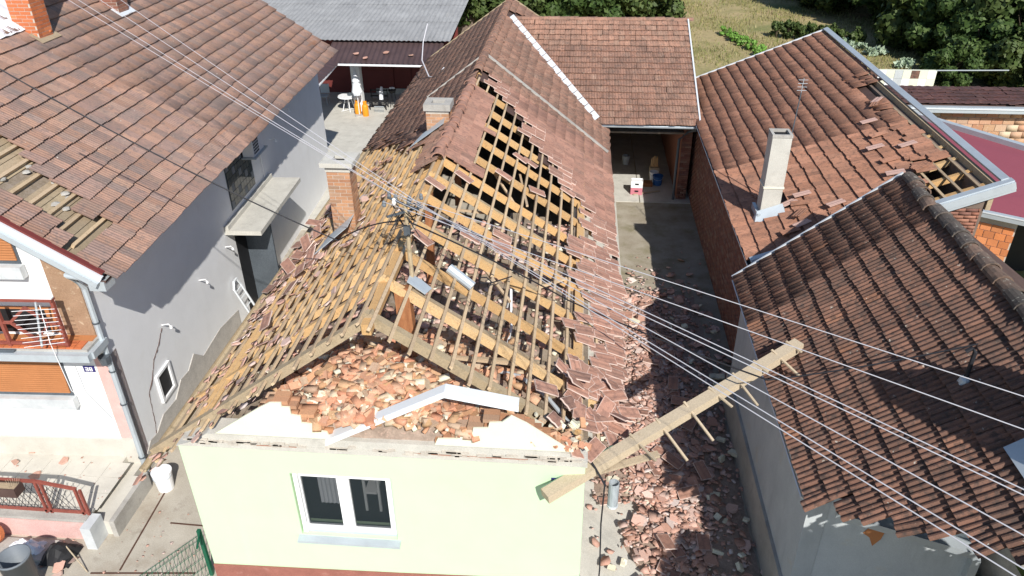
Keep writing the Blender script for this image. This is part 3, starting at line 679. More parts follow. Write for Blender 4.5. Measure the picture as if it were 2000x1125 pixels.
for i in range(16):
    pts = [Vector((3.4+r.uniform(-.25, .25), 2.07+r.uniform(-.25, .25), 6.45+r.uniform(-.35, .2))) for _ in range(3)]
    b.tube(pts, .010, 4)
b.build('jumper_wires', 'cable', mast)
MB().box(3.37, 3.47, 1.98, 2.06, 6.1, 6.25).build('junction_box', 'metal_dark', mast)
b = MB(); pf = RP+Vector((.32, 1.85, 0))-Vector((0, 0, .17)); b.prism([pf, pf+sR*.35+Vector((0, -.05, 0)), pf+sR*.42+Vector((0, .2, 0)), pf+sR*.2+Vector((0, .27, 0)), pf+Vector((0, .25, 0))], nR*.015); b.build('mast_flashing', 'metal', mast)
wing_pipe = MB().tube([RP+sR*.95+Vector((0, 2.9, 0))+nR*.05, RP+sR*1.45+Vector((0, 2.75, 0))+nR*.06], .09, 10).build('flue_cowl', 'metal')
tag(wing_pipe, 'short grey sheet metal pipe lying across the bare rafters right of the service mast', 'metal pipe')
tag(MB().tube([(4.55, 2.9, 4.65), (4.6, 3.0, 4.72), (4.5, 3.1, 4.75), (4.38, 3.0, 4.8), (4.42, 2.85, 4.78), (4.6, 2.95, 4.73), (4.9, 3.6, 4.5)], .012, 5).build('loose_cable', 'cable'), 'loop of loose black cable tangled over the metal pipe on the bare rafters', 'cable')
tag(MB().tube([(4.75, 4.2, 3.45), (4.85, 4.0, 4.0), (4.9, 3.4, 3.5), (4.85, 2.6, 3.45)], .025, 6).build('conduit', 'metal_pale'), 'pale flexible conduit curving down inside the attic between the rafters', 'conduit')
tag(MB().tube([(4.6, 1.8, 3.75), (5.2, 1.65, 3.72), (5.7, 1.3, 3.55), (6.1, .8, 3.4)], .035, 8).build('conduit', 'metal'), 'bent grey metal conduit lying along the attic edge beside the slipped tiles', 'conduit')
tag(MB().tube([(3.3, .9, 4.6), (4.6, 1.35, 4.25)], .035, 6).build('loose_pole', 'wood_pale') if 0 else MB().beam((3.9, 1.3, 4.3), (5.5, 1.9, 3.85), .06, .05).build('loose_plank', 'wood_grey'), 'thin weathered plank lying slantwise behind the front rafter of the open roof', 'plank')

# brick heap of the collapsed gable on the attic floor
CH = chunk_meshes(M['rubble_brick'], 6, 1); SH = shard_meshes(M['shard'], 6, 2, .18); PL_ = chunk_meshes(M['plaster_chunk'], 6, 3)
def heapz(x, y):
    h = max(0, 1-((x-3.3)/2.6)**2)*max(0, 1-((y-.8)/2.6)**2)*.62+.15*max(0, 1-((x-2.6)/1.5)**2)*max(0, 1-((y-1.2)/1.4)**2)
    return 3.4+h
b = MB(); NX, NY = 36, 24
for i in range(NX+1):
    for j in range(NY+1):
        x = .9+4.7*i/NX; y = .0+3.3*j/NY; b.v.append((x, y, (heapz(x, y)-.10 if .05 < i/NX < .97 else 3.34)+random.uniform(-.03, .03) if j else 3.3))
for i in range(NX):
    for j in range(NY): a = i*(NY+1)+j; b.f.append((a, a+NY+1, a+NY+2, a+1))
stuff(tag(b.build('rubble_mound', 'dust'), 'dusty mass of mortar and brick crumbs filling the open gable of the attic', 'rubble'))
items = []; r = random.Random(31); big = []
for i in range(1750):
    x = r.gauss(3.3, 1.15); y = abs(r.gauss(.2, 1.2))-.0
    if not (1.15 < x < 5.5 and y < 3.4): continue
    if y < .35 and (x < 2.0+.3*r.random() or x > 4.7): continue
    z = heapz(x, y); t = r.random()
    if t < .52: s = r.uniform(.2, .28); k = 0
    elif t < .68: s = r.uniform(.05, .14); k = 0
    elif t < .9: s = r.uniform(.04, .12); k = 1
    else: s = r.uniform(.12, .24); k = 1
    big.append((s, k, rmat(Vector((x, y, z-.03+r.uniform(-.03, .06))), s, r, .28), r.random()))
big.sort(key=lambda q: -q[0]); nb = 0; rest0, rest1 = [], []
for s, k, m, rn in big:
    if nb < 240 and s > .15 and r.random() < .5:
        src = (CH if k == 0 else PL_); o = bpy.data.objects.new('broken_brick' if k == 0 else 'plaster_chunk', src[r.randrange(6)]); o.matrix_world = m; COL.objects.link(o); nb += 1
        if k == 0: tag(o, 'loose dusty brick lying in the heap of the fallen gable', 'brick', 'loose bricks heaped in the open gable')
        else: tag(o, 'pale cream chunk of plaster lying among the bricks of the fallen gable', 'plaster chunk', 'plaster chunks in the open gable')
    else: (rest0 if k == 0 else rest1).append((m, r.randrange(6), rn))
tag(join(CH, rest0, 'brick_rubble', M['rubble_brick']), 'mass of smaller broken bricks covering the attic edge behind the green wall', 'rubble')
tag(join(PL_, rest1, 'plaster_rubble', M['plaster_chunk']), 'mass of small cream plaster lumps strewn through the brick heap', 'rubble')
# scattered debris over the attic floor
items = []; it2 = []
for i in range(1500):
    x = r.uniform(.4, 5.9); y = r.uniform(1.5, 8.1)
    if r.random() < .75: items.append((rmat(Vector((x, y, 3.375)), r.uniform(.05, .22), r, .25), r.randrange(6), r.random()))
    else: it2.append((rmat(Vector((x, y, 3.375)), r.uniform(.04, .16), r, .3), r.randrange(6), r.random()))
tag(join(SH, items, 'attic_debris', M['shard']), 'broken red tile pieces strewn over the attic floorboards under the bare rafters', 'rubble')
tag(join(PL_, it2, 'attic_plaster', M['plaster_chunk']), 'crumbled pale plaster bits strewn over the attic floorboards', 'rubble')
# tile pieces caught on the left slope battens and along the left eave
items = []
for i in range(470):
    d = lenL*min(1, abs(r.betavariate(2.2, .9))); y = r.uniform(.3, 11.5)
    if d < 1.2 and r.random() < .6: continue
    p = RP+sL*d+Vector((0, y-.19*d, 0))+nL*(.0+r.uniform(-.03, .05))
    m = Matrix.Translation(p) @ nL.to_track_quat('Z', 'Y').to_matrix().to_4x4() @ Matrix.Rotation(r.uniform(0, 6.28), 4, 'Z') @ Matrix.Rotation(r.gauss(0, .3), 4, 'X')
    s = r.uniform(.05, .23); items.append((m @ Matrix.Diagonal((s, s, s, 1)), r.randrange(6), r.random()))
SH2 = shard_meshes(M['shard'], 6, 5, .1)
ms_i = sorted(range(len(items)), key=lambda i: -items[i][0].to_scale()[0])
for i in ms_i[:120]: tag(place(SH2[items[i][1]], 'broken_tile', items[i][0]), 'broken red tile piece caught on the bare battens of the left roof slope', 'broken tile', 'broken tiles caught on the left slope battens')
tag(join(SH2, [items[i] for i in ms_i[120:]], 'tile_fragments', M['shard']), 'small tile fragments strewn over the bare battens of the left roof slope', 'rubble')
for i in range(60):
    x = r.uniform(5.5, 6.32); y = r.uniform(.0, .6); k = r.random()
    o = place((CH if k < .6 else PL_)[r.randrange(6)], 'broken_brick' if k < .6 else 'plaster_chunk', rmat(Vector((x, y, 3.62+max(0, (6.1-x))*.25+r.uniform(0, .08))), r.uniform(.07, .2), r, .4))
    if k < .6: tag(o, 'broken brick on the crumbled top right corner of the green wall', 'brick', 'broken bricks on the right wall corner')
    else: tag(o, 'plaster lump on the crumbled top right corner of the green wall', 'plaster chunk', 'plaster lumps on the right wall corner')
# whole tiles heaped by the chimney foot
items = []
for i in range(30):
    y = r.gauss(5.6, 1.0); d = r.uniform(3.2, 4.3); p = RP+sL*d+Vector((0, y, 0))+nL*r.uniform(0, .08)
    m = frameM(p, (math.cos(r.gauss(0, .6)), math.sin(r.gauss(0, 1)), 0), (0, 0, 0), (0, 0, 1))
    m = Matrix.Translation(p) @ nL.to_track_quat('Z', 'Y').to_matrix().to_4x4() @ Matrix.Rotation(r.gauss(1.57, .8), 4, 'Z') @ Matrix.Rotation(r.gauss(0, .25), 4, 'X')
    tag(place(TMm[r.randrange(3)], 'slipped_tile', m), 'whole red tile slid down onto the battens beside the tall brick chimney', 'roof tile', 'slid tiles beside the tall chimney')

# ================================================================== REAR WING of the damaged house
W = thing('rear_wing', 'low red tiled wing behind the damaged house, open garage bay below its grey gutter', 'outbuilding', (8.2, 19, 0))
wy0, wz0_, wy1, wz1_ = 16.3, 3.12, 22.1, 5.25
sW = Vector((0, wy0-wy1, wz0_-wz1_)).normalized(); nW = Vector((0, -(wz1_-wz0_), wy1-wy0)).normalized(); lenW = math.hypot(wy1-wy0, wz1_-wz0_)
TMw = [tile_mesh(M['tile_rear'], .2, .42, 2, .016, .014, 0, 30+s) for s in range(3)]
def maskW(a, d, p):
    t = d/lenW; vx = 3.3+3.3*t; return p.x > vx-.05
it = tile_field((3.2, wy1, wz1_), (1, 0, 0), sW, nW, 6.8, lenW, .2, .345, maskW, seed=8)
b = MB(); P0 = Vector((0, wy1, wz1_)); b.hexa([(6.65, wy0+.1, wz0_-.02), (9.96, wy0+.1, wz0_-.02), (9.96, wy1, wz1_-.06), (3.35, wy1, wz1_-.06), (6.65, wy0+.1, wz0_+.0), (9.96, wy0+.1, wz0_+.0), (9.96, wy1, wz1_-.04), (3.35, wy1, wz1_-.04)])
wroof = b.build('roof', 'tile_underside', W)
emit(TMw, it, 'tile', M['tile_rear'], wroof, 300, 'tiles')
r = random.Random(4); RTm = [ridge_tile_mesh(M['tile_rear'], .42, .12)]
x = 3.3
while x < 9.9: place(RTm[0], 'ridge_tile', frameM((x, wy1, wz1_+.05+r.gauss(0, .008)), (0, -1, 0), (1, 0, 0), (0, 0, 1)), W); x += .36
MB().hexa([(3.3, wy1+.02, wz1_-.05), (9.96, wy1+.02, wz1_-.05), (9.96, 27.6, 3.1), (3.3, 27.6, 3.1), (3.3, wy1+.02, wz1_), (9.96, wy1+.02, wz1_), (9.96, 27.6, 3.15), (3.3, 27.6, 3.15)]).build('rear_roof', 'tile_underside', W)
gutter(MB(), (6.62, wy0-.06, wz0_-.03), (10.05, wy0-.06, wz0_-.04)).build('gutter', 'metal', W)
MB().beam((10.0, wy0+.02, wz0_+.04), (10.0, wy1, wz1_+.04), .05, .14, (0, -.3, 1)).build('verge_flashing', 'metal_pale', W)
MB().box(6.32, 10.3, 24.4, 24.6, 0, 3.1).build('back_wall', 'brick_old', W)
MB().box(9.62, 9.95, 17.35, 24.39, 0, 2.95).build('side_wall', 'brick_old', W)
MB().beam((6.4, wy0+.4, 3.0), (9.9, wy0+.4, 3.0), .14, .18).build('lintel', 'wood_grey', W)
MB().box(6.35, 9.6, 16.9, 24.3, 2.6, 2.66).build('loft_ceiling', 'board', W)
MB().tube([(9.9, wy0-.06, 3.0), (9.8, 17.2, 2.6), (9.5, 17.25, 2.3), (9.5, 17.25, .05)], .05, 8).build('downpipe', 'metal_dark', W)
brick_wall(W, (9.62, 17.35, 0), (.33/.33, 0, 0), (0, -1, 0), .33, 2.9, .235, .066, M['brick_old'], limit=60)

# ================================================================== LEFT HOUSE (two storeys, no. 38)
LH = thing('left_house', 'two storey grey and white house with balcony and brown tiled roof, at the left', 'house', (-5, 8, 0))
yaw = math.radians(2.25); ud = Vector((-math.sin(yaw), math.cos(yaw), 0)); sd_ = Vector((math.cos(yaw), math.sin(yaw), 0))    # along eave, towards the eave
LE = Vector((-2.05, 2.32, 5.02)); slope = .70
sLH = (sd_-Vector((0, 0, slope))).normalized(); nLH = (sd_*slope+Vector((0, 0, 1))).normalized(); lenLH = 6.6; RLH = LE-sLH*lenLH
LU = 15.9
def lp(u, d, o=0.): return RLH+ud*u+sLH*d+nLH*o         # point on the roof plane
TMl = [tile_mesh(M['tile_left'], .22, .42, 3, .013, .016, 0, 50+s) for s in range(4)]
rq = random.Random(17)
def maskLH(a, d, p):
    fromE = lenLH-d
    # stripped strip along the front edge
    open_ = .9+.35*(fromE-.3)/1.2 if fromE > .55 else 0
    open_ = 0 if fromE < .62 else (.95 if fromE < 1.3 else 1.15+(fromE-1.3)*.33)
    if fromE > 3.2: open_ = 1.9-(fromE-3.2)*.5
    open_ += (.22 if int(d/.34) % 2 else 0)
    if fromE > .62 and .0 <= a < open_:
        if a < .45 and 1.0 < fromE < 2.6: return rq.random() < .8
        return False
    return True
it = tile_field(RLH, ud, sLH, nLH, LU, lenLH+.05, .22, .34, maskLH, jit=.006, seed=9, nm=4)
b = MB(); sheet_ = lambda b, ua, ub, da, db, o, t: b.hexa([lp(ua, da, o), lp(ua, db, o), lp(ub, db, o), lp(ub, da, o), lp(ua, da, o+t), lp(ua, db, o+t), lp(ub, db, o+t), lp(ub, da, o+t)])
sheet_(b, .02, LU, 0, lenLH-.05, -.14, .03)
lroof = b.build('roof', 'board', LH)
# roof boards and thick battens in the stripped strip
items = []; r = random.Random(6); d = .05
while d < lenLH-.1:
    if r.random() < .93: items.append((frameM(lp(.06, d, -.108), sLH*.135, ud*(2.4), nLH*.02), r.randrange(3), r.random()))
    d += .147
emit(brick_meshes(M['wood_grey'], 1, 1, 1, 3, 12), items, 'roof_board', M['wood_grey'], lroof, 80)
for j in range(20):
    d = lenLH-.03-j*.34
    if d < .1: break
    place(bt[j % 4], 'batten', frameM(lp(.3, d, -.086), sLH*.06, ud*2.0, nLH*.075), lroof)
for j in range(6):
    u = .55+j*.0; 
emit(TMl, it, 'tile', M['tile_left'], lroof, 300, 'tiles')
# grey mortar blobs on the boards
r = random.Random(8); b = MB()
for i in range(13):
    d = lenLH-1.2-r.random()*3; u = .9+r.random()*.9; p = lp(u, d, -.08); b.lathe(p, [(.001, 0), (r.uniform(.05, .11), .0), (r.uniform(.03, .07), .03), (.001, .045)], 7)
stuff(b.build('mortar_debris', 'concrete', LH))
# rake fascia (metal) and side gutter
MB().beam(lp(-.03, lenLH+.02, .03), lp(-.03, -.6, .03), .10, .04, nLH).build('rake_flashing', 'door_red', LH)
MB().beam(lp(-.10, lenLH+.05, -.09), lp(-.10, -.6, -.09), .06, .20, nLH).build('rake_board', 'metal_pale', LH)
MB().beam(lp(-.17, lenLH+.05, -.14), lp(-.17, -.6, -.14), .08, .10, nLH).build('rake_gutter', 'metal', LH)
gutter(MB(), lp(-.1, lenLH+.07, -.07), lp(LU, lenLH+.07, -.07), .065).build('gutter', 'tile_underside', LH)
for u_, l_ in ((.6, 2.1), (3.6, .9), (7.2, .5), (9.0, 1.3)): MB().beam(lp(u_, lenLH+.145, -.06), lp(u_+l_, lenLH+.145, -.06), .01, .07, nLH).build('gutter_face', 'metal_pale', LH)
MB().box(-2.3, -2.0, 2.2, 2.5, 4.72, 4.9).build('gutter_box', 'metal', LH)
# walls
wc = Vector((-2.70, 2.62, 0)); wf_ = wc+ud*15.6
wl = wc-sd_*9; wlb = wf_-sd_*9
t = .3
MB().hexa([wc, wf_, wf_-sd_*t, wc-sd_*t, wc+Vector((0, 0, 5.25)), wf_+Vector((0, 0, 5.25)), wf_-sd_*t+Vector((0, 0, 5.45)), wc-sd_*t+Vector((0, 0, 5.45))]).build('side_wall', 'grey_wall', LH)
def fw(name, mat, x0, x1, z0, z1, y0=0., y1=.3, par=LH):     # box on the front, measured from the corner to the left
    p = wc-sd_*0; b = MB()
    q = [wc-sd_*a+ud*c for a, c in ((x1, y0), (x0, y0), (x0, y1), (x1, y1))]
    b.hexa([v+Vector((0, 0, z0)) for v in q]+[v+Vector((0, 0, z1)) for v in q]); return b.build(name, mat, par)
zt = lambda x: 5.22+slope*x-.12
def fpoly(name, mat, pts, y0, th, par=LH):
    b = MB(); b.prism([wc-sd_*a+ud*y0+Vector((0, 0, z)) for a, z in pts], ud*th); return b.build(name, mat, par)
fpoly('front_wall', 'white_wall', [(.301, 0), (9, 0), (9, 10), (8.2, 10.2), (.301, 5.35)], .004, .28)
fpoly('corner_strip', 'pink', [(.0, 0), (.30, 0), (.30, 3.0), (.0, 3.0)], -.012, .3)
fpoly('corner_cladding', 'tilecladding', [(.08, 3.15), (.62, 3.15), (.62, 5.50), (.08, 5.12)], -.035, .03)
fw('stair_plinth', 'terrace', .0, 8, 0, .96, -.05, 0)
def shut(name, x0, x1, z0, z1):
    w_ = fw(name, 'metal_dark', x0, x1, z0, z1, -.02, .003)
    n = int((z1-z0-.1)/.05)
    for i in range(n): fw('slat', 'shutter', x0+.04, x1-.04, z0+.08+i*.05, z0+.12+i*.05, -.045, -.021, w_)
    fw('window_sill', 'marble', x0-.05, x1+.05, z0-.24, z0-.0, -.16, -.021, w_)
shut('window', .95, 3.1, 2.05, 2.95)
shut('window', 1.0, 3.0, 5.0, 5.9)
# balcony
yb0 = -.50; ZB = .36
fw('balcony_slab', 'concrete', -.0, 6, 3.02+ZB, 3.14+ZB, yb0, -.051)
b = MB(); g0 = wc+sd_*.06+ud*(yb0-.06)+Vector((0, 0, 3.02+ZB)); g1 = wc-sd_*6+ud*(yb0-.06)+Vector((0, 0, 3.02+ZB)); b.beam(g0, g1, .12, .15); b.build('balcony_gutter', 'metal', LH)
b = MB(); b.beam(wc+sd_*.05+ud*yb0+Vector((0, 0, 3.02+ZB)), wc+sd_*.05+Vector((0, 0, 3.02+ZB)), .1, .14); b.build('balcony_fascia', 'metal', LH)
r = random.Random(3); items = []
for i in range(40):
    for j in range(2):
        p = wc-sd_*(.12+i*.145)+ud*(yb0+.02+j*.13)+Vector((0, 0, 3.14+ZB)); items.append((frameM(p, -sd_*.135, ud*.12, Vector((0, 0, .022))), r.randrange(3), r.random()))
emit(brick_meshes(M['brick_orange'], 1, 1, 1, 3, 5), items, 'floor_tile', M['brick_orange'], LH, 60)
fw('balcony_floor', 'shutter', 0.05, 6, 3.142+ZB, 3.15+ZB, yb0+.28, -.04)
fw('balcony_door', 'shutter', .66, 4.5, 3.55, 4.1, -.02, .003)
fw('balcony_shade_panel', 'black', .9, 2.9, 3.56, 4.05, -.028, -.0205)  # flat black panel stands for the shade inside the loggia
def rpt(x, z, y=0.): return wc-sd_*x+ud*(yb0+.08+y)+Vector((0, 0, z+ZB))
b = MB(); b.beam(rpt(.35, 4.16), rpt(6, 4.16), .12, .05); rail_top = b.build('balcony_handrail', 'red_paint', LH)
MB().beam(rpt(.35, 4.19), rpt(6, 4.19), .08, .03).build('handrail_cap', 'white', LH)
MB().beam(rpt(.35, 3.22), rpt(6, 3.22), .05, .05).build('bottom_rail', 'red_paint', LH)
for x in (.38, 1.45, 2.5, 3.5): MB().beam(rpt(x, 3.15), rpt(x, 4.14), .06, .06, (0, 1, 0)).build('baluster', 'red_paint', LH)
for x in (.93, 1.98, 3.0):
    b = MB(); q = [rpt(x+.36, 3.66), rpt(x, 3.98), rpt(x-.36, 3.66), rpt(x, 3.30)]
    for i in range(4): b.beam(q[i], q[(i+1) % 4], .05, .04, (0, 1, .01))
    b.beam(rpt(x+.36, 3.66), rpt(x+.5, 3.66), .05, .04); b.beam(rpt(x-.36, 3.66), rpt(x-.5, 3.66), .05, .04)
    b.build('balustrade_diamond', 'red_paint', LH)
MB().prism([rpt(1.3, 3.16, -.14), rpt(2.0, 3.16, -.14), rpt(1.8, 2.92, -.16), rpt(1.5, 2.92, -.16)], ud*.03).build('drip_tray', 'metal_dark', LH)
# house number plate
def digits(b, s, O, dx, dz, n, w_, h_):
    segs = {'3': 'abgcd', '8': 'abcdefg', '6': 'afgcde'}
    def seg(c, x):
        t_ = w_*.24
        P = {'a': (0, h_-t_, w_, h_), 'g': (0, h_/2-t_/2, w_, h_/2+t_/2), 'd': (0, 0, w_, t_), 'f': (0, h_/2, t_, h_), 'b': (w_-t_, h_/2, w_, h_), 'e': (0, 0, t_, h_/2), 'c': (w_-t_, 0, w_, h_/2)}[c]
        a, z0, c2, z1 = P; q = [O+dx*(x+a)+dz*z0, O+dx*(x+c2)+dz*z0, O+dx*(x+c2)+dz*z1, O+dx*(x+a)+dz*z1]
        b.prism(q, n*(.003+.0006*'abcdefg'.index(c)))
    for i, ch in enumerate(s):
        for c in segs[ch]: seg(c, i*w_*1.3)
def plate(loc, dx, n, label):
    dz = Vector((0, 0, 1)); dx = Vector(dx); n = Vector(n); O = Vector(loc)
    T = thing('house_number_plate', label, 'house number', O)
    MB().prism([O-dx*.11-dz*.07, O+dx*.11-dz*.07, O+dx*.11+dz*.07, O-dx*.11+dz*.07], n*.012).build('plate', 'plate_blue', T)
    b = MB(); digits(b, '38', O-dx*.072-dz*.045+n*.0125, dx, dz, n, .06, .09); b.build('digits', 'white', T)
plate(wc-sd_*.46-ud*.0+Vector((0, 0, 2.70)), sd_, -ud, 'dark blue number plate reading 38 on the white wall below the balcony')
plate((5.91, -.002, 3.03), (1, 0, 0), (0, -1, 0), 'dark blue number plate reading 38 on the lime green wall beside the fallen beam')
# downpipe with a jog at the balcony
c0 = wc+sd_*.03-ud*.06
MB().tube([lp(-.02, lenLH-.05, -.2), lp(.0, lenLH-.5, -.42), c0+Vector((0, 0, 4.55)), c0+Vector((0, 0, 3.3)), c0-ud*.0+Vector((0, 0, 2.9)), c0+Vector((0, 0, .05))], .055, 8).build('downpipe', 'metal', LH)
for z in (.5, 1.9, 2.7, 3.8): MB().lathe(c0+Vector((0, 0, z)), [(.062, 0), (.07, .0), (.07, .03), (.062, .03)], 10).build('pipe_clamp', 'metal_dark', LH)
MB().tube([c0+Vector((.0, -.1, 2.95)), c0+Vector((0, -.1, 3.12)), c0+Vector((.0, -.1, 3.13))], [.08, .11, .11], 8).build('hopper', 'metal_dark', LH)
# side wall: things set in it. sp(y,z,o) = point on the wall
def sp(y, z, o=0.): k = (y-wc.y)/ud.y; return wc+ud*k+sd_*o+Vector((0, 0, z))
def sbox(name, mat, y0, y1, z0, z1, o0, o1, par=LH):
    return MB().hexa([sp(y0, z0, o0), sp(y0, z0, o1), sp(y1, z0, o1), sp(y1, z0, o0), sp(y0, z1, o0), sp(y0, z1, o1), sp(y1, z1, o1), sp(y1, z1, o0)]).build(name, mat, par)
gw = sbox('glass_block_window', 'metal_dark', 9.15, 10.95, 2.98, 4.85, -.02, .012)
r = random.Random(5)
for i in range(9):
    for j in range(9):
        sbox('glass_block', 'plastic_grey' if (i+2*j) % 5 == 0 else 'glass', 9.18+i*.195, 9.18+i*.195+.18, 3.02+j*.2, 3.02+j*.2+.185, .013, .024+.004*r.random(), gw)
sbox('canopy_slab', 'conc_pale', 8.45, 12.0, 2.62, 2.74, .0, .95)
sbox('canopy_curb', 'conc_pale', 8.45, 12.0, 2.742, 2.86, .0, .12)
sbox('door_opening', 'black', 8.95, 9.6, 0, 2.35, .0, .012); dr = sbox('door', 'metal_dark', 9.62, 10.35, 0, 2.45, .0, .03); sbox('door_pane', 'glass', 9.7, 10.27, .9, 2.3, .031, .036, dr)
MB().hexa([sp(9.6, 0, .0), sp(9.6, 0, .75), sp(9.66, 0, .75), sp(9.66, 0, .0), sp(9.6, 2.45, .0), sp(9.6, 2.45, .75), sp(9.66, 2.45, .75), sp(9.66, 2.45, .0)]).build('open_door_leaf', 'metal_dark', LH)
sw = sbox('window_niche', 'black', 3.86, 4.36, .95, 1.55, .0, .008)
for a in ((3.80, 4.42, .9, .96), (3.80, 4.42, 1.54, 1.6), (3.80, 3.87, .961, 1.539), (4.35, 4.42, .961, 1.539)): sbox('window_frame', 'white', *a, .0, .05, sw)
# air conditioner
AC = thing('air_conditioner', 'white air conditioner box with a black grille under the eave of the grey side wall', 'air conditioner', sp(10.6, 4.1, .2))
sbox('casing', 'white', 10.35, 11.15, 4.0, 4.55, .06, .36, AC)
for i in range(4):
    for j in range(6): sbox('grille_cell', 'black', 10.42+i*.10, 10.42+i*.10+.075, 4.05+j*.08, 4.05+j*.08+.055, .361, .365, AC)
sbox('bracket', 'metal', 10.3, 11.3, 3.95, 3.99, .0, .42, AC)
MB().tube([sp(11.2, 4.2, .2), sp(11.5, 4.1, .06), sp(11.6, 4.3, .03), sp(11.65, 2.9, .02)], .018, 6).build('pipe', 'white', AC)
# iron brackets standing out of the wall
for y, z, lab in ((6.6, 2.35, 'small white iron bracket on the grey wall, nearest below the canopy corner'), (4.6, 2.4, 'small white iron bracket beside the crack in the grey wall'), (12.6, 3.7, 'small white lamp on the sunlit grey wall right of the canopy'), (14.2, 4.1, 'smallest white lamp high on the far end of the grey wall'), (8.3, 2.35, 'white iron hook just below the near corner of the canopy')):
    T = thing('wall_bracket', lab, 'wall bracket', sp(y, z))
    b = MB(); b.tube([sp(y, z, 0), sp(y, z+.03, .16), sp(y+.02, z-.04, .18)], .014, 6).build('arm', 'white', T)
    MB().lathe(sp(y+.02, z-.08, .18), [(.001, .05), (.03, .045), (.035, .0), (.001, -.01)], 8).build('lamp_head', 'white', T)
# cracks in the render
r = random.Random(12); b = MB()
def crack(pts, w_):
    for (y0, z0), (y1, z1) in zip(pts, pts[1:]):
        n = 4
        for i in range(n):
            a0 = i/n; a1 = (i+1)/n; ww = w_*r.uniform(.4, 1.3)
            p = sp(y0+(y1-y0)*a0+r.uniform(-.012, .012), z0+(z1-z0)*a0, .004); q = sp(y0+(y1-y0)*a1+r.uniform(-.012, .012), z0+(z1-z0)*a1, .004)
            b.beam(p, q, .004, ww, ud.cross(Vector((0, 0, 1))) if 0 else sd_)
crack([(4.55, 2.35), (4.25, 2.1), (3.95, 1.95), (3.7, 1.62), (3.45, 1.45)], .028); crack([(3.45, 1.45), (3.4, 1.1), (3.35, .7), (3.2, .25)], .016)
b.build('wall_crack', 'crack', LH)
MB().prism([sp(y, z, .002) for y, z in ((2.75, 0), (2.78, .4), (3.0, .55), (3.3, .5), (3.7, .68), (4.3, .6), (4.7, .85), (5.1, .8), (5.5, 1.0), (5.9, .65), (7, .7), (8.2, .5), (8.2, 0))], sd_*.018).build('rough_plaster', 'rough_plaster', LH)
# two chimneys on that roof
def roof_chimney(u, d, sx, sy, ht, mat, lab):
    p = lp(u, d); q = lp(u, d+sx)
    return chimney(LH, p.x, p.x+sx, p.y, p.y+sy, q.z-.1, p.z+ht, mat, 'concrete', cap=(.05, .08), limit=90)
roof_chimney(5.75, 1.55, .52, .5, 1.7, 'brick_orange', ''); roof_chimney(9.0, 1.75, .5, .5, 1.5, 'brick_old', '')
for u, d in ((5.62, 2.05), (8.9, 2.22)):
    MB().prism([lp(u, d-.1, .07), lp(u+.0, d+.22, .07), lp(u+.75, d+.22, .07), lp(u+.75, d-.1, .07)], nLH*.012).build('chimney_flashing', 'metal_pale' if u > 8 else 'wood_grey', LH)
# torn foil covering a hole near the chimney
b = MB(); n = 10; r = random.Random(3)
for i in range(n+1):
    for j in range(n+1): b.v.append(tuple(lp(4.3+.26*i*(1-j*.03)+.0, -.8+j*.26, .06+r.uniform(0, .05))))
for i in range(n):
    for j in range(n):
        if i-j*.6 > -2.5: a = i*(n+1)+j; b.f.append((a, a+n+1, a+n+2, a+1))
tag(b.build('foil_sheet', 'foil'), 'crumpled white foil sheet laid over the roof hole beside the orange chimney', 'foil sheet')

# ================================================================== RIGHT BRICK BUILDING (mono pitch roof, open corner)
BH = thing('brick_outbuilding', 'brick building right of the alley, orange brown tile roof broken open at one corner', 'house', (12.3, 14, 0))
bx0, bz0, bx1 = 10.0, 3.2, 14.72
byf, byb = 6.95, 20.9; bz1f, bz1b = 5.22, 5.0
sB = Vector((bx0-bx1, 0, bz0-5.15)).normalized(); nB = Vector((-(5.15-bz0), 0, bx1-bx0)).normalized(); lenB = math.hypot(bx1-bx0, 5.15-bz0)
RB = Vector((bx1, byf, 5.15))
def bp(u, d, o=0.): return RB+Vector((0, u, 0))+sB*d+nB*o
TMb = [tile_mesh(M['tile_brick'], .2, .42, 3, .012, .016, 0, 70+s) for s in range(3)]
rb = random.Random(13)
def bhole(u, d):
    return (u < 2.1-d*1.15 and d < 1.7) or (u > 6.3 and u < 7.6 and d < .35) or (u < 6.3 and d < .22)
def maskB(a, d, p):
    if 1.7 < a < 2.65 and 3.78 < d < 4.2: return False     # chimney passes
    nz = .12*math.sin(a*7)+.1*math.sin(d*9)
    if bhole(a+nz, d): return False
    if bhole(a-.9, d+.0) or (a < 6.6 and d < .6) or (a < .9 and d < 3.0): return False if rb.random() < .08 else (rb.gauss(0, .03), rb.gauss(0, .035), rb.gauss(0, .10), rb.uniform(0, .02))
    return True
it = tile_field(RB, (0, 1, 0), sB, nB, byb-byf, lenB+.05, .2, .345, maskB, jit=.006, seed=14)
b = MB(); f4 = lambda b, u0, u1, d0, d1, o, t: b.hexa([bp(u0, d0, o), bp(u0, d1, o), bp(u1, d1, o), bp(u1, d0, o), bp(u0, d0, o+t), bp(u0, d1, o+t), bp(u1, d1, o+t), bp(u1, d0, o+t)])
f4(b, 3.1, byb-byf, .4, lenB, -.07, .02); f4(b, .02, 3.095, 2.4, lenB, -.07, .02)
broof = b.build('roof', 'tile_underside', BH)
emit(TMb, it, 'tile', M['tile_brick'], broof, 300, 'tiles')
for j in range(9):
    d = .3+j*.345; place(bt[j % 4], 'batten', frameM(bp(.05, d, -.03), sB*.05, Vector((0, 3.2 if j else 6, 0)), nB*.04), BH)
for i in range(5): place(rf[i % 3], 'rafter', frameM(bp(.25+i*.75, .05, -.17), Vector((0, .1, 0)), sB*2.6, nB*.13), BH)
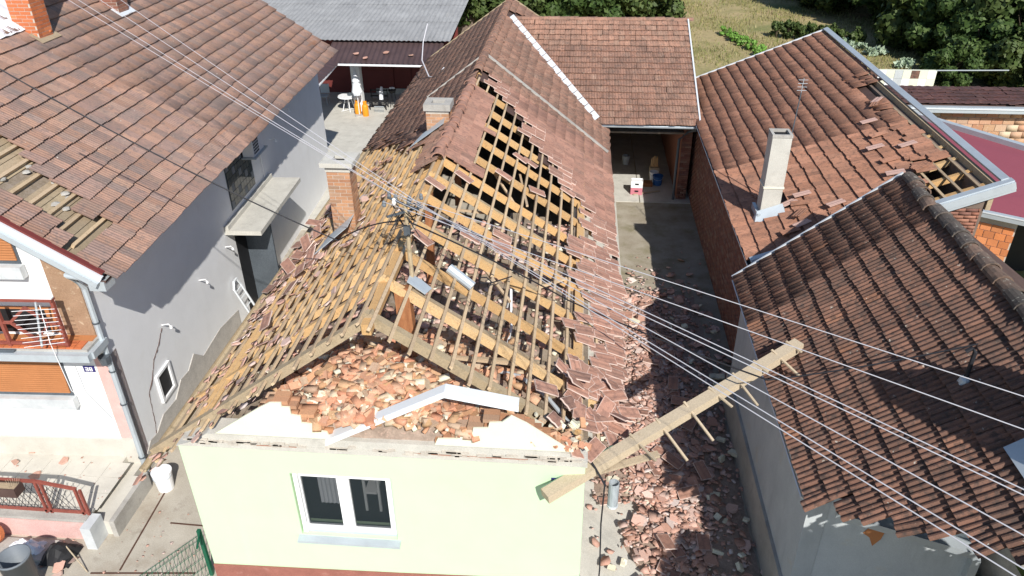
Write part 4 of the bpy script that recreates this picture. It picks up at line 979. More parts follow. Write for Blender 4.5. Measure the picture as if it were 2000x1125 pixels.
# loose tiles lying on top, pale undersides up
M['tile_pale'] = base('tile_pale', two((.52, .34, .28), .9), 5, .9, .3, 60)
TMp = [tile_mesh(M['tile_pale'], .2, .40, 2, .008, .016, 0, 90)]
for k, (u, d, a) in enumerate(((4.9, .9, .1), (3.9, .95, .2), (3.2, 1.25, .1), (2.4, 1.15, .15), (1.6, 1.3, -.1), (1.55, .75, .35), (.9, 1.6, .1), (.5, 2.3, .2), (1.1, 2.75, .3), (.35, 3.0, -.2), (6.2, .35, .9), (6.0, .5, 1.1), (.75, 3.6, .4), (.5, 3.9, .2), (2.0, 3.3, .1), (1.6, 3.45, -.2), (1.9, 3.65, .5), (1.3, 3.55, .9), (2.9, .6, .2), (.2, 2.6, .7))):
    m = frameM(bp(u, d, .07+.02*(k % 3)), (sB*math.sin(a)+Vector((0, math.cos(a), 0))), (sB*math.cos(a)-Vector((0, math.sin(a), 0))), nB)
    tag(place((TMp if k % 2 == 0 else TMb)[0], 'loose_tile', m), 'pale loose tile lying askew on the orange brown lean-to roof' if k % 2 == 0 else 'brown loose tile lying askew on the orange brown lean-to roof', 'roof tile', 'loose tiles on the lean-to roof')
# edges
MB().beam(bp(-.02, -.08, .10), bp(byb-byf, -.08, .10), .14, .05, nB).build('ridge_flashing', 'metal', BH)
MB().beam(bp(-.02, -.16, -.02), bp(byb-byf, -.16, -.02), .03, .26, nB).build('ridge_fascia', 'metal', BH)
MB().beam(bp(-.09, -.2, .09), bp(-.09, lenB+.05, .09), .16, .03, nB).build('rake_flashing', 'metal', BH)
MB().beam(bp(-.19, -.2, .0), bp(-.19, lenB+.05, .0), .04, .16, nB).build('rake_fascia', 'metal', BH)
MB().beam(bp(-.12, -.2, -.12), bp(-.12, lenB+.05, -.12), .12, .06, nB).build('rake_trim', 'metal', BH)
MB().beam(bp(byb-byf+.03, -.1, .07), bp(byb-byf+.03, lenB, .07), .05, .04, nB).build('rear_verge', 'metal_pale', BH)
gutter(MB(), (9.93, byf-.4, 3.12), (9.90, byb+.2, 3.14), .06).build('gutter', 'metal_dark', BH)
MB().beam((9.865, byf-.4, 3.15), (9.835, byb+.2, 3.17), .012, .03).build('gutter_lip', 'metal_pale', BH)
# walls
MB().box(10.12, 10.4, 5.9, 20.7, 0, 3.08).box(10.401, 14.6, 7.05, 7.3, 0, 3.06).build('wall', 'mortar_dark', BH)
MB().prism([(10.401, 7.06, 3.061), (14.6, 7.06, 3.061), (14.6, 7.06, 4.9), (10.401, 7.06, 3.2)], (0, .2, 0)).build('gable_wall', 'mortar_dark', BH)
brick_wall(BH, (10.12, 20.7, 0), (0, -1, 0), (-1, 0, 0), 14.8, 3.05, .245, .068, M['brick_old'], limit=160, seed=21)
brick_wall(BH, (10.13, 7.05, 0), (1, 0, 0), (0, -1, 0), 4.4, 4.6, .245, .068, M['brick_old'], limit=60, seed=22, mask=lambda a, z: z < 3.05+a*.41-.1)
MB().box(10.45, 14.45, 7.35, 20.5, 1.6, 1.65).build('ceiling', 'board', BH); MB().box(14.60, 14.70, 7.0, 20.8, 4.55, 5.15).build('ridge_board', 'wood_grey', BH); MB().box(14.46, 14.598, 7.31, 20.5, 0, 5.0).build('far_wall', 'mortar_dark', BH)
# pale square chimney with a collar, and its aerial
cb = bp(1.85, 3.95)
ck = MB(); ck.box(10.44, 10.88, 8.72, 9.16, 3.0, 5.42); ch = ck.build('chimney', 'conc_pale', BH)
MB().box(10.42, 10.90, 8.70, 9.18, 4.18, 4.22).build('chimney_joint', 'plaster_chunk', ch)
MB().box(10.43, 10.89, 8.71, 8.76, 5.43, 5.50).box(10.43, 10.89, 9.12, 9.17, 5.43, 5.50).box(10.43, 10.49, 8.762, 9.118, 5.43, 5.50).box(10.83, 10.89, 8.762, 9.118, 5.43, 5.50).build('chimney_rim', 'concrete', ch)
MB().box(10.50, 10.82, 8.78, 9.10, 5.421, 5.44).build('flue', 'black', ch)
MB().hexa([(10.30, 8.5, 3.34), (10.98, 8.5, 3.62), (10.98, 8.72, 3.72), (10.30, 8.72, 3.42), (10.30, 8.5, 3.36), (10.98, 8.5, 3.64), (10.92, 8.70, 3.82), (10.36, 8.70, 3.60)]).box(10.36, 10.435, 8.6, 9.3, 3.36, 3.56).build('chimney_flashing', 'metal', ch)
ANT = thing('television_aerial', 'thin television aerial pole leaning beside the pale square chimney', 'aerial', (10.98, 9.1, 4.5))
MB().tube([(10.92, 9.2, 3.8), (11.06, 9.35, 6.3)], .014, 6).build('pole', 'metal_dark', ANT)
b = MB(); b.tube([(11.06, 9.35, 6.3), (11.07, 9.36, 6.62)], .008, 5)
b.build('boom', 'metal', ANT)
for i in range(4): MB().tube([(10.96, 9.36, 6.34+.08*i), (11.17, 9.36, 6.34+.08*i)], .006, 4).build('element', 'metal', ANT)

# ================================================================== NEAR RIGHT HOUSE (dark tiles)
D = thing('dark_tiled_house', 'nearest house on the right, dark weathered tile roof over shaded grey plaster walls', 'house', (11, 3, 0))
dx0, dz0, dx1, dz1 = 9.42, 3.27, 12.3, 5.68
sD = Vector((dx0-dx1, 0, dz0-dz1)).normalized(); nD = Vector((-(dz1-dz0), 0, dx1-dx0)).normalized(); lenD = math.hypot(dx1-dx0, dz1-dz0)
RD = Vector((dx1, 5.95, dz1))
def dp(u, d, o=0.): return RD+Vector((0, -u, 0))+sD*d+nD*o
TMd = [tile_mesh(M['tile_dark'], .205, .42, 2, .030, .02, 0, 110+s) for s in range(4)]
for m_ in TMd: pass
rd = random.Random(23)
def frontu(d): return 6.15+(lenD-d)*.92       # skewed front edge
def maskD(a, d, p):
    if a > frontu(d): return False
    if a > 7.2 and a < 8.0 and .1 < d < .9: return False
    if a > frontu(d)-.35: return (rd.gauss(0, .04), rd.gauss(0, .04), rd.gauss(0, .12), rd.uniform(0, .03))
    return True
it = tile_field(RD, (0, -1, 0), sD, nD, 10.3, lenD+.02, .205, .335, maskD, jit=.006, seed=15, nm=4)
b = MB(); b.hexa([dp(0.02, .05, -.06), dp(.02, lenD-.05, -.06), dp(6.1, lenD-.05, -.06), dp(9.4, .05, -.06), dp(0.02, .05, -.04), dp(.02, lenD-.05, -.04), dp(6.1, lenD-.05, -.04), dp(9.4, .05, -.04)])
droof = b.build('roof', 'tile_underside', D)
MB().hexa([(12.32, 5.95, 5.62), (15.6, 5.95, 3.2), (15.6, -3.3, 3.2), (12.32, -3.3, 5.62), (12.32, 5.95, 5.66), (15.6, 5.95, 3.24), (15.6, -3.3, 3.24), (12.32, -3.3, 5.66)]).build('far_roof', 'tile_underside', D)
emit(TMd, it, 'tile', M['tile_dark'], droof, 300, 'tiles')
M['ridge_old'] = tilemat('ridge_old', [(0, (.10, .085, .075)), (.4, (.13, .11, .095)), (.7, (.085, .075, .065)), (1, (.22, .14, .10))], (.05, .045, .04), (.42, .40, .33), darkamt=.6, llo=.6, lhi=.66)
RTd = [ridge_tile_mesh(M['ridge_old'], .42, .14, s) for s in range(2)]
y = 5.8
while y > -3.3:
    a = rd.gauss(0, .04); place(RTd[0], 'ridge_tile', frameM((dx1+rd.gauss(0, .012), y-.0, dz1+.09+rd.gauss(0, .01)), (math.cos(a), math.sin(a), 0), (math.sin(a), -math.cos(a), 0), (0, 0, 1)), D); y -= .36
MB().beam(dp(-.02, -.05, .05), dp(-.02, lenD, .05), .04, .05, nD).build('verge_trim', 'metal_pale', D)
MB().beam(dp(-.0, lenD+.04, -.03), dp(6.2, lenD+.04, -.03), .02, .06, nD).build('eaves_trim', 'metal_pale', D)
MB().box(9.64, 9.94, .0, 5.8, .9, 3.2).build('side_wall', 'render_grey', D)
MB().box(9.58, 10.0, -.1, 5.85, -.1, .9).build('footing', 'concrete', D)
# front wall, turned a little towards the alley, its gutter and trim
fa = Vector((9.64, .12, 0)); fb_ = Vector((11.72, -.62, 0)); fd = (fb_-fa).normalized(); fn = Vector((fd.y, -fd.x, 0))
def fq(t, z, o=0.): return fa+fd*t+fn*o+Vector((0, 0, z))
L_ = (fb_-fa).length
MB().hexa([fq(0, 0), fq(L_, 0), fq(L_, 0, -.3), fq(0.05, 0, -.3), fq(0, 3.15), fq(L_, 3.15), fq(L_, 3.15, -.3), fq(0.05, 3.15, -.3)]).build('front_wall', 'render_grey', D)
MB().hexa([fq(.42, 2.82, .002), fq(L_+.05, 2.82, .002), fq(L_+.05, 2.82, .22), fq(.42, 2.82, .22), fq(.42, 2.95, .002), fq(L_+.05, 2.95, .002), fq(L_+.05, 2.95, .24), fq(.42, 2.95, .24)]).build('front_gutter', 'metal', D)
MB().hexa([fq(L_-.0, 0, .0), fq(L_+.1, 0, .0), fq(L_+.1, 0, .22), fq(L_, 0, .22), fq(L_-.0, 2.81, .0), fq(L_+.1, 2.81, .0), fq(L_+.1, 2.81, .22), fq(L_, 2.81, .22)]).build('corner_trim', 'metal', D)
MB().prism([fq(.85, 2.5, .004), fq(.95, 2.45, .004), fq(1.02, 2.3, .004), fq(1.1, 2.48, .004), fq(1.12, 2.62, .004), fq(.9, 2.62, .004)], fn*.006).build('plaster_patch', 'shutter', D)
MB().box(12.05, 15.3, -2.5, 5.7, 0, 3.1).build('rear_walls', 'concrete', D)
MB().box(11.8, 15.5, -3.4, -.7, 0, 2.2).build('porch_wall', 'brick_old', D)
MB().beam((11.9, -.9, 2.4), (14.5, -1.8, 2.4), .14, .16).build('porch_beam', 'wood_pale', D)
# rendered chimney at the edge of the picture with its sheet collar
cx0, cy0 = 11.60, -1.95
MB().box(cx0, cx0+.75, cy0, cy0+.70, 4.3, 6.7).build('chimney', 'metal_dark', D)
b = MB(); u0 = 5.95-cy0; f5 = lambda ua, ub, da, db: b.hexa([dp(ua, da, .11), dp(ua, db, .11), dp(ub, db, .11), dp(ub, da, .11), dp(ua, da, .125), dp(ua, db, .125), dp(ub, db, .125), dp(ub, da, .125)]); f5(u0-.95, u0+.25, .75, 1.2); b.build('chimney_flashing', 'metal', D)
V = thing('roof_service_pipe', 'short bent black service pipe with cable ends standing on the dark tile roof', 'service pipe', dp(5.6, 1.15, .05))
v0 = dp(5.6, 1.15, .03); MB().tube([v0, v0+Vector((0, 0, .5)), v0+Vector((-.06, 0, .56)), v0+Vector((-.12, 0, .5))], .03, 8).build('pipe', 'cable', V)
MB().lathe(v0, [(.09, -.02), (.07, .05), (.035, .1)], 10).build('collar', 'metal', V)

# ================================================================== FAR RIGHT: maroon sheet roof, orange block walls, low tiled roof
MR = thing('maroon_roofed_building', 'low building with flat maroon sheet roof and orange block walls at the right', 'building', (18, 14, 0))
P1 = Vector((17.6, 17.9, 2.95)); P2 = Vector((21.6, 12.3, 2.95)); P4 = Vector((16.30, 11.93, 2.5)); P3 = Vector((20.9, 9.26, 2.5)); P5 = Vector((14.8, 12.8, 2.55)); P6 = Vector((14.9, 18.6, 2.9))
up = Vector((0, 0, .03))
MB().prism([P1, P2, P3, P4, P5, P6], up).build('sheet_roof', 'maroon', MR)
MB().beam(P6+Vector((0, 0, .12)), P1+(P2-P1)*1.0+Vector((0, 0, .12)) if 0 else P1+Vector((0, 0, .12)), .1, .2).beam(P1+Vector((0, 0, .1)), P2+Vector((0, 0, .1)), .22, .16).build('back_flashing', 'metal', MR)
g = (P3-P4).normalized(); gn = Vector((g.y, -g.x, 0))
MB().beam(P4+gn*.06+Vector((0, 0, -.03)), P3+gn*.06+Vector((0, 0, -.03)), .14, .17).build('gutter', 'metal', MR)
MB().beam(P4+gn*.135+Vector((0, 0, .03)), P3+gn*.135+Vector((0, 0, .03)), .02, .03).build('gutter_lip', 'metal_pale', MR)
for a in range(1, 9):
    q0 = P4.lerp(P3, a/9); q1 = P1.lerp(P2, a/9); MB().beam(q0+up, q1+up, .02, .02).build('seam', 'maroon', MR)
w0 = P4-gn*.12-g*.3; w1 = w0+g*2.05
MB().hexa([Vector((p.x, p.y, z)) for z in (0, 2.38) for p in (w0, w1, w1-gn*.3, w0-gn*.3)]).build('block_wall', 'conc_pale', MR)
brick_wall(MR, (w0.x, w0.y, .05), g, gn, 2.05, 2.2, .25, .19, M['block'], gap=.02, limit=200, seed=31, name='block')
MB().box(15.2, 19.5, 12.8, 17.5, 0, 2.3).build('inner_wall', 'black', MR)
w2 = P1+Vector((-.3, .9, 0)); g2 = Vector((1, .02, 0)).normalized()
MB().box(16.6, 26, 19.65, 19.95, 0, 2.9).build('back_wall', 'mortar', MR)
brick_wall(MR, (16.6, 19.65, 1.5), (1, 0, 0), (0, -1, 0), 9, 1.3, .38, .23, M['rubble_brick'], gap=.02, limit=60, seed=33, name='block')
LT = thing('low_tiled_building', 'long low building with a dark maroon tile roof and grey box gutter', 'building', (21, 22, 0))
TMq = [tile_mesh(M['tile_dark'], .3, .42, 1, .02, .02, 0, 140+s) for s in range(2)]
b = MB(); b.hexa([(16.9, 19.45, 2.94), (27, 19.55, 2.94), (27, 21.1, 3.08), (16.9, 21.1, 3.08), (16.9, 19.45, 2.99), (27, 19.55, 2.99), (27, 21.1, 3.12), (16.9, 21.1, 3.12)]); lt = b.build('roof', 'tile_underside', LT)
sQ = Vector((0, -1.75, -.15)).normalized(); it = tile_field((16.6, 21.15, 3.15), (1, 0, 0), sQ, Vector((0, -.15, 1.75)).normalized(), 10.2, 1.66, .3, .33, None, jit=.015, seed=41, nm=2)
M['tile_low'] = tilemat('tile_low', [(0, (.12, .055, .05)), (.5, (.09, .045, .042)), (1, (.15, .075, .065))], (.05, .035, .035), (.3, .25, .22))
for m_ in TMq: m_.materials.clear(); m_.materials.append(M['tile_low'])
emit(TMq, it, 'tile', M['tile_low'], lt, 120, 'tiles')
MB().box(16.5, 27, 19.2, 19.42, 2.78, 2.98).build('box_gutter', 'metal', LT)
MB().box(16.5, 27, 19.17, 19.199, 2.91, 2.94).build('gutter_lip', 'metal_pale', LT)
MB().box(16.8, 27, 19.96, 21.0, 0, 2.93).build('walls', 'mortar_dark', LT)
# far patchwork wall of pale and grey squares, with a thin rail running on
PW = thing('patchwork_wall', 'white garden wall of pale and dark squares below the trees', 'wall', (20.8, 27.6, 0))
MB().box(19.1, 22.0, 27.62, 27.8, 0, 2.05).build('wall', 'cream', PW)
r = random.Random(5)
for i in range(8):
    for j in range(4):
        mt = {(0, 3): 'tile_dark', (1, 3): 'cream', (5, 3): 'tile_dark', (3, 2): 'render_grey', (2, 1): 'mortar_dark', (6, 0): 'mortar_dark', (3, 3): 'render_grey'}.get((i, j), 'cream')
        if mt == 'cream' and (i+j) % 2 == 0: mt = 'white_wall'
        MB().box(19.1+i*.36, 19.1+i*.36+.35, 27.595, 27.619, .62+j*.36, .62+j*.36+.35).build('square_panel', mt, PW)
tag(MB().beam((22.0, 27.7, 2.05), (25.2, 27.9, 2.05), .04, .04).build('fence_rail', 'metal'), 'thin pale rail running from the white garden wall into the trees', 'fence rail')
for x in (23.2, 25.2): pass
# grey corrugated strip behind the ridge of the dark roof
b = MB(); n = 30
for i in range(n+1):
    for j in range(2): b.v.append((13.2+(i/n)*4.2, 8.0-j*3.4-(i/n)*1.8, 1.6+.02*(i % 2)+j*-.1))
for i in range(n): b.f.append((i*2, i*2+1, i*2+3, i*2+2))
tag(b.build('corrugated_sheet', 'asbestos'), 'grey corrugated sheet roof low behind the ridge of the dark tiled house', 'sheet roof')

# ================================================================== REAR COURTYARD (left of the house)
GS = thing('grey_barn', 'barn behind the courtyard with grey corrugated fibre cement roof', 'barn', (-6, 32, 0))
ya, yb_, za, zb_ = 26.6, 40.5, 3.3, 4.6
b = MB(); n = 132; x0, x1 = -14.5, .1
def corr(b, x0, x1, P, n, amp):         # P(t,x) -> y,z ; sinusoid profile
    k = len(b.v)
    for i in range(n+1):
        x = x0+(x1-x0)*i/n; o = amp*(.5-.5*math.cos(i*math.pi/2))
        for y, z in P: b.v.append((x, y, z+o))
    m = len(P)
    for i in range(n):
        for j in range(m-1): a = k+i*m+j; b.f.append((a, a+1, a+m+1, a+m))
for j in range(5):        # five courses of sheets, each lapping the next
    y0 = ya+(yb_-ya)*j/5; y1 = ya+(yb_-ya)*(j+1)/5+.15; z0 = za+(zb_-za)*j/5; z1 = za+(zb_-za)*(j+1)/5
    bb = MB(); corr(bb, x0, x1, [(y0, z0+.02), (y1, z1+.02)], 4*66, .035); bb.build('corrugated_sheet', 'asbestos', GS, smooth=True)
MB().box(-14.5, 0, 29.6, 29.8, 0, 3.3).build('front_wall', 'door_red', GS)
for i in range(5): MB().box(-4.2+i*.9, -4.2+i*.9+.86, 29.56, 29.595, .3, 2.3).build('door_panel', 'door_red', GS)
MB().box(-4.3, .3, 29.5, 29.56, 0, .28).build('door_sill', 'conc_pale', GS)
MB().box(-14.5, 0, 40.2, 40.5, 0, 4.5).build('back_wall', 'mortar_dark', GS)
MB().box(-4.62, -4.2, 26.5, 26.9, 0, 2.95).build('post', 'white_wall', GS)
LTp = thing('porch_roof', 'dark brown ribbed sheet porch roof with thin white gutter over the courtyard', 'porch roof', (-5, 26, 2.7))
b = MB(); corr(b, -5.4, -.2, [(25.0, 2.68), (26.9, 3.24)], 4*22, .05); b.build('ribbed_sheet', 'brown_sheet', LTp)
MB().beam((-5.0, 24.95, 2.66), (-.55, 24.95, 2.64), .07, .07).build('gutter', 'white', LTp)
b = MB()
# side porch running towards the viewer along the left house
k = 0
for i in range(4*18+1):
    y = 19.5+7.2*i/72; o = .04*(.5-.5*math.cos(i*math.pi/2)); b.v += [(-4.55-.02*i/10, y, 2.66+o), (-6.8, y, 3.25+o)]
for i in range(72): a = i*2; b.f.append((a, a+1, a+3, a+2))
b.build('side_sheet', 'brown_sheet', LTp); MB().beam((-4.5, 20.4, 2.63), (-4.75, 25.0, 2.63), .06, .06).build('side_gutter', 'white', LTp)
r = random.Random(9)
for k, (x, y) in enumerate(((-4.0, 25.7), (-3.5, 25.35), (-2.7, 25.8), (-1.5, 25.6))):
    z = 2.73+(y-25)*.3; m = rmat(Vector((x, y, z+.03)), .28, r, .15); tag(place(SH2[k], 'tile_piece', m), 'pale broken tile piece lying on the brown ribbed porch roof', 'broken tile', 'tile pieces on the porch roof')
# courtyard things
U = thing('closed_parasol', 'closed white parasol standing against the white post in the courtyard', 'parasol', (-4.25, 25.95, 0))
MB().tube([(-4.25, 25.95, 0), (-4.25, 25.95, 2.3)], .02, 6).build('pole', 'white', U)
MB().lathe((-4.25, 25.95, 0), [(.001, 2.32), (.05, 2.15), (.18, 1.65), (.15, 1.58), (.24, 1.15), (.2, 1.02), (.03, 1.05)], 9).build('canopy', 'cloth_white', U)
MB().lathe((-4.25, 25.95, 0), [(.001, .09), (.22, .08), (.24, .0)], 12).build('base', 'concrete', U)
T = thing('round_table', 'white round plastic garden table beside the parasol', 'table', (-4.95, 26.7, 0))
MB().lathe((-4.95, 26.7, 0), [(.001, .74), (.46, .74), (.48, .70), (.001, .70)], 20).build('tabletop', 'white', T)
for a in range(4): t = a*math.pi/2+.4; MB().tube([(-4.95+.3*math.cos(t), 26.7+.3*math.sin(t), 0), (-4.95+.12*math.cos(t), 26.7+.12*math.sin(t), .70)], .02, 6).build('leg', 'white', T)
MB().tube([(-5.25, 26.4, .06), (-4.65, 27.0, .06)], .015, 5).build('stretcher', 'white', T)
tag(MB().lathe((-4.85, 26.75, .742), [(.001, .0), (.12, .0), (.13, .09), (.05, .12), (.001, .12)], 10).build('cooking_pot', 'metal_dark'), 'dark pot standing on the white garden table', 'pot')
for k, (x, y, lb) in enumerate(((-4.35, 26.1, 'orange gas bottle standing at the foot of the parasol'), (-3.95, 25.95, 'second orange gas bottle, nearer to the black bench'))):
    G = thing('gas_bottle', lb, 'gas bottle', (x, y, 0), 'orange gas bottles')
    MB().lathe((x, y, 0), [(.14, 0), (.15, .03), (.155, .45), (.13, .54), (.05, .6), (.001, .6)], 14).build('body', 'orange_gas', G, smooth=True)
    MB().lathe((x, y, 0), [(.09, .56), (.10, .70), (.09, .70), (.08, .56)], 12).build('collar', 'orange_gas', G)
    MB().lathe((x, y, 0), [(.02, .6), (.02, .66), (.001, .67)], 8).build('valve', 'metal', G)
BN = thing('iron_bench', 'black iron garden bench against the dark red doors', 'bench', (-3.6, 27.0, 0))
MB().box(-4.0, -3.15, 26.8, 27.25, .42, .46).build('seat', 'black', BN)
MB().box(-4.0, -3.15, 27.27, 27.31, .82, .88).box(-4.0, -3.15, 27.27, 27.31, .55, .60).build('backrest', 'black', BN)
for x in (-3.98, -3.2):
    for y in (26.83, 27.27): MB().box(x, x+.04, y, y+.04, 0, .9 if y > 27 else .42).build('leg', 'black', BN)
MB().hexa([(-3.52, 27.12, .47), (-3.34, 27.12, .47), (-3.34, 27.26, .47), (-3.52, 27.26, .47), (-3.50, 27.2, 1.0), (-3.36, 27.2, 1.0), (-3.36, 27.34, 1.0), (-3.50, 27.34, 1.0)])
tag(MB().tube([(-3.43, 27.05, .47), (-3.43, 27.1, .8), (-3.42, 27.25, 1.02)], [.10, .09, .06], 8).build('white_cloth', 'cloth_white'), 'white cloth draped over the black iron bench', 'cloth')
PS = thing('plant_stand', 'small black stand with a white flower bowl by the dark red doors', 'plant stand', (-2.95, 27.4, 0))
MB().lathe((-2.95, 27.4, 0), [(.001, .7), (.14, .7), (.2, .85), (.001, .85)], 10).build('basket', 'black', PS)
for a in range(3): MB().tube([(-2.95+.2*math.cos(a*2.1), 27.4+.2*math.sin(a*2.1), 0), (-2.95+.1*math.cos(a*2.1), 27.4+.1*math.sin(a*2.1), .7)], .012, 5).build('leg', 'black', PS)
for a in range(3): MB().lathe((-3.03+.08*a, 27.4+.04*(a % 2), .86), [(.001, .12), (.05, .1), (.06, .04), (.001, 0)], 7).build('flower_head', 'white', PS)
b = MB()
for i in range(9): b.tube([(-3.65+i*.055, 26.5, .0), (-3.65+i*.055, 26.5, .30)], .01, 4)
DR = b; dr_ = thing('wire_rack', 'small pale wire rack on the courtyard floor before the bench', 'rack', (-3.4, 26.5, 0)); 
for i in range(9): MB().tube([(-3.65+i*.055, 26.5, .0), (-3.65+i*.055, 26.5, .30)], .01, 4).build('wire', 'metal', dr_)
MB().tube([(-3.66, 26.5, .30), (-3.20, 26.5, .30)], .012, 5).build('rail', 'metal', dr_)
CHt = thing('garden_chair', 'metal garden chair in the dark under the side porch', 'chair', (-6.4, 27.6, 0))
MB().box(-6.65, -6.2, 27.4, 27.85, .42, .45).build('seat', 'render_grey', CHt); MB().box(-6.65, -6.2, 27.86, 27.9, .5, .95).build('backrest', 'render_grey', CHt)
for x in (-6.64, -6.24):
    for y in (27.42, 27.83): MB().tube([(x, y, 0), (x, y, .42)], .015, 5).build('leg', 'metal', CHt)
TB = thing('blue_tub', 'bright blue plastic tub seen behind the tall brick chimney', 'tub', (-1.55, 15.4, 0))
MB().lathe((-1.55, 15.4, 0), [(.30, 0), (.38, .5), (.40, .5), (.35, .03), (.001, .03)], 18).build('body', 'cyan', TB); MB().lathe((-1.55, 15.4, 0), [(.40, .47), (.42, .47), (.42, .51), (.40, .51)], 18).build('rim', 'cyan', TB)
# pale whip cable hanging over the left slope
tag(MB().tube([(.25, 20.9, 5.3), (.1, 20.6, 4.7), (.15, 19.9, 4.2), (.55, 19.0, 3.85), (.9, 18.5, 3.95), (1.2, 18.6, 4.3)], .022, 5).build('hanging_cable', 'wire'), 'pale cable hanging in a loose curve over the rear left roof slope', 'cable')

# ================================================================== ALLEY THINGS
def crate(x, y, z, rz, mat, lab):
    T = thing('bottle_crate', lab, 'crate', (x, y, z)); m = Matrix.Translation((x, y, z)) @ Matrix.Rotation(rz, 4, 'Z')
    b = MB(); w_, d_, h_ = .21, .15, .26
    for q in ((-w_, w_, -d_, -d_+.015, 0, .10), (-w_, w_, -d_, -d_+.015, .17, h_), (-w_, -.07, -d_+.0, -d_+.0149, .1005, .1695), (.07, w_, -d_, -d_+.0149, .1005, .1695), (-w_, w_, d_-.015, d_, 0, h_), (-w_, -w_+.015, -d_+.0155, d_-.0155, 0, h_), (w_-.015, w_, -d_+.0155, d_-.0155, 0, h_), (-w_+.016, w_-.016, -d_+.016, d_-.016, 0.01, .02)): b.mbox(m, *q)
    b.build('body', mat, T); MB().mbox(m, -.065, .065, -d_+.03, -d_+.035, .105, .165).build('handle_hole', 'black', T)
    if 'white' in lab: MB().mbox(m, -w_+.02, w_-.02, -d_+.02, d_-.02, h_-.03, h_-.02).build('lid', 'white', T)
crate(8.22, 17.75, .03, -.05, 'pinkcrate', 'pink plastic bottle crate at the bottom of the stack by the open bay'); crate(8.22, 17.76, .295, -.05, 'white', 'white plastic bottle crate on top of the pink one by the open bay')
def bucket(x, y, z, r0, h, mat, lab, name='bucket', inner='black', lid=None):
    T = thing(name, lab, 'bucket', (x, y, z))
    MB().lathe((x, y, z), [(.001, 0), (r0*.82, 0), (r0, h), (r0*1.05, h), (r0*1.05, h+.02), (r0*.94, h+.02), (r0*.78, .03), (.001, .03)], 20).build('body', mat, T, smooth=False)
    b = MB(); b.tube([(x+r0*1.03*math.cos(t), y-r0*.9*math.sin(t)*.5-r0*.5*math.sin(t), z+h*.93-.5*r0*math.sin(t)) for t in [i*math.pi/8 for i in range(9)]], .007, 5); b.build('handle', 'metal', T)
    if lid: MB().lathe((x, y, z+h+.021), [(.001, .0), (r0*1.06, .0), (r0*1.06, .02), (.001, .025)], 20).build('lid', lid, T)
    return T
bucket(8.93, 18.95, .03, .17, .36, 'white', 'white plastic bucket beside the firewood basket at the open bay')
bucket(9.05, 18.62, .03, .19, .34, 'blue', 'blue plastic bucket with pale rim, in front of the white bucket')
bucket(7.95, 20.6, .03, .15, .34, 'render_grey', 'grey bucket in the dark of the open bay')
T = thing('firewood_box', 'wooden box of firewood beside the buckets at the open bay', 'box', (8.98, 19.45, .03))
MB().box(8.8, 9.15, 19.3, 19.6, .03, .4).build('box', 'wood_pale', T)
for i in range(5): MB().tube([(8.85+i*.06, 19.45, .3), (8.87+i*.05, 19.5+.02*i, .72+.04*(i % 3))], .03, 6).build('stick', 'wood', T)
tag(MB().box(8.45, 8.85, 18.35, 18.7, .03, .16).build('slatted_tray', 'wood_red'), 'dark brown wooden tray on the slab left of the buckets', 'tray')
tag(MB().beam((8.1, 17.55, .06), (9.1, 17.95, .06), .05, .03).build('loose_lath', 'wood_pale'), 'pale lath lying across the slab edge behind the crates', 'lath')

# tile rubble that slid into the alley
def rubz(x, y): return .07*max(0, 1-((x-7.9)/1.8)**2)*max(0, 1-((y-4.6)/6.5)**2)*2.2
b = MB(); NX, NY = 30, 60
for i in range(NX+1):
    for j in range(NY+1):
        x = 6.35+3.4*i/NX; y = .3+11.2*j/NY; e = min(1, max(0, (x-7.2-.2*math.sin(y*3))*3) if y < 2.7 else 1, i/4, (NX-i)/4, j/5, (NY-j)/8); b.v.append((x, y, -.03+e*(rubz(x, y)+.035)*(1 if y < 9.5 else .9)+random.uniform(0, .02)*e))
for i in range(NX):
    for j in range(NY): a = i*(NY+1)+j; b.f.append((a, a+NY+1, a+NY+2, a+1))
stuff(tag(b.build('rubble_bed', 'dust'), 'reddish grit and crushed tile covering the alley floor', 'rubble'))
r = random.Random(51); items = []
for i in range(7800):
    if r.random() < .72: x = r.gauss(8.0, .5); y = r.gauss(5.2, 3.3)
    else: x = r.uniform(6.5, 9.9); y = r.uniform(.2, 14.0)
    if x < 6.42 or x > 10.05 or y > 14.0 or y < .15: continue
    if y < 2.4 and x < 7.3+.25*math.sin(y*3) and r.random() < .93: continue
    if x < 7.5 and y > 8.8 and r.random() < .93: continue
    if y > 10.5 and r.random() < (y-10.5)/3.2: continue
    if x > 9.55 and r.random() < .5: continue
    dens = max(0, 1-((y-5)/8.3)**2)
    if r.random() > dens+.10: continue
    s = r.uniform(.04, .13) if r.random() < .8 else r.uniform(.13, .30)
    items.append((rmat(Vector((x, y, rubz(x, y)+.02+r.uniform(0, .06))), s, r, .24), r.randrange(8), r.random()))
order = sorted(range(len(items)), key=lambda i: -items[i][0].to_scale()[0]*(1 if i % 2 else .8))
SH3 = shard_meshes(M['shard'], 8, 7, .07)
for i in order[:260]:
    o = place(SH3[items[i][1]], 'broken_tile', items[i][0]); p = items[i][0].translation
    if p.x > 8.75: tag(o, 'broken tile slab lying in the dark shaded half of the alley', 'broken tile', 'broken tiles in the shaded alley')
    else: tag(o, 'broken tile slab lying in the sunlit rubble beside the green house', 'broken tile', 'broken tiles in the sunlit rubble')
tag(join(SH3, [items[i] for i in order[260:]], 'tile_rubble', M['shard']), 'thick spread of small broken red tile pieces along the alley', 'rubble')
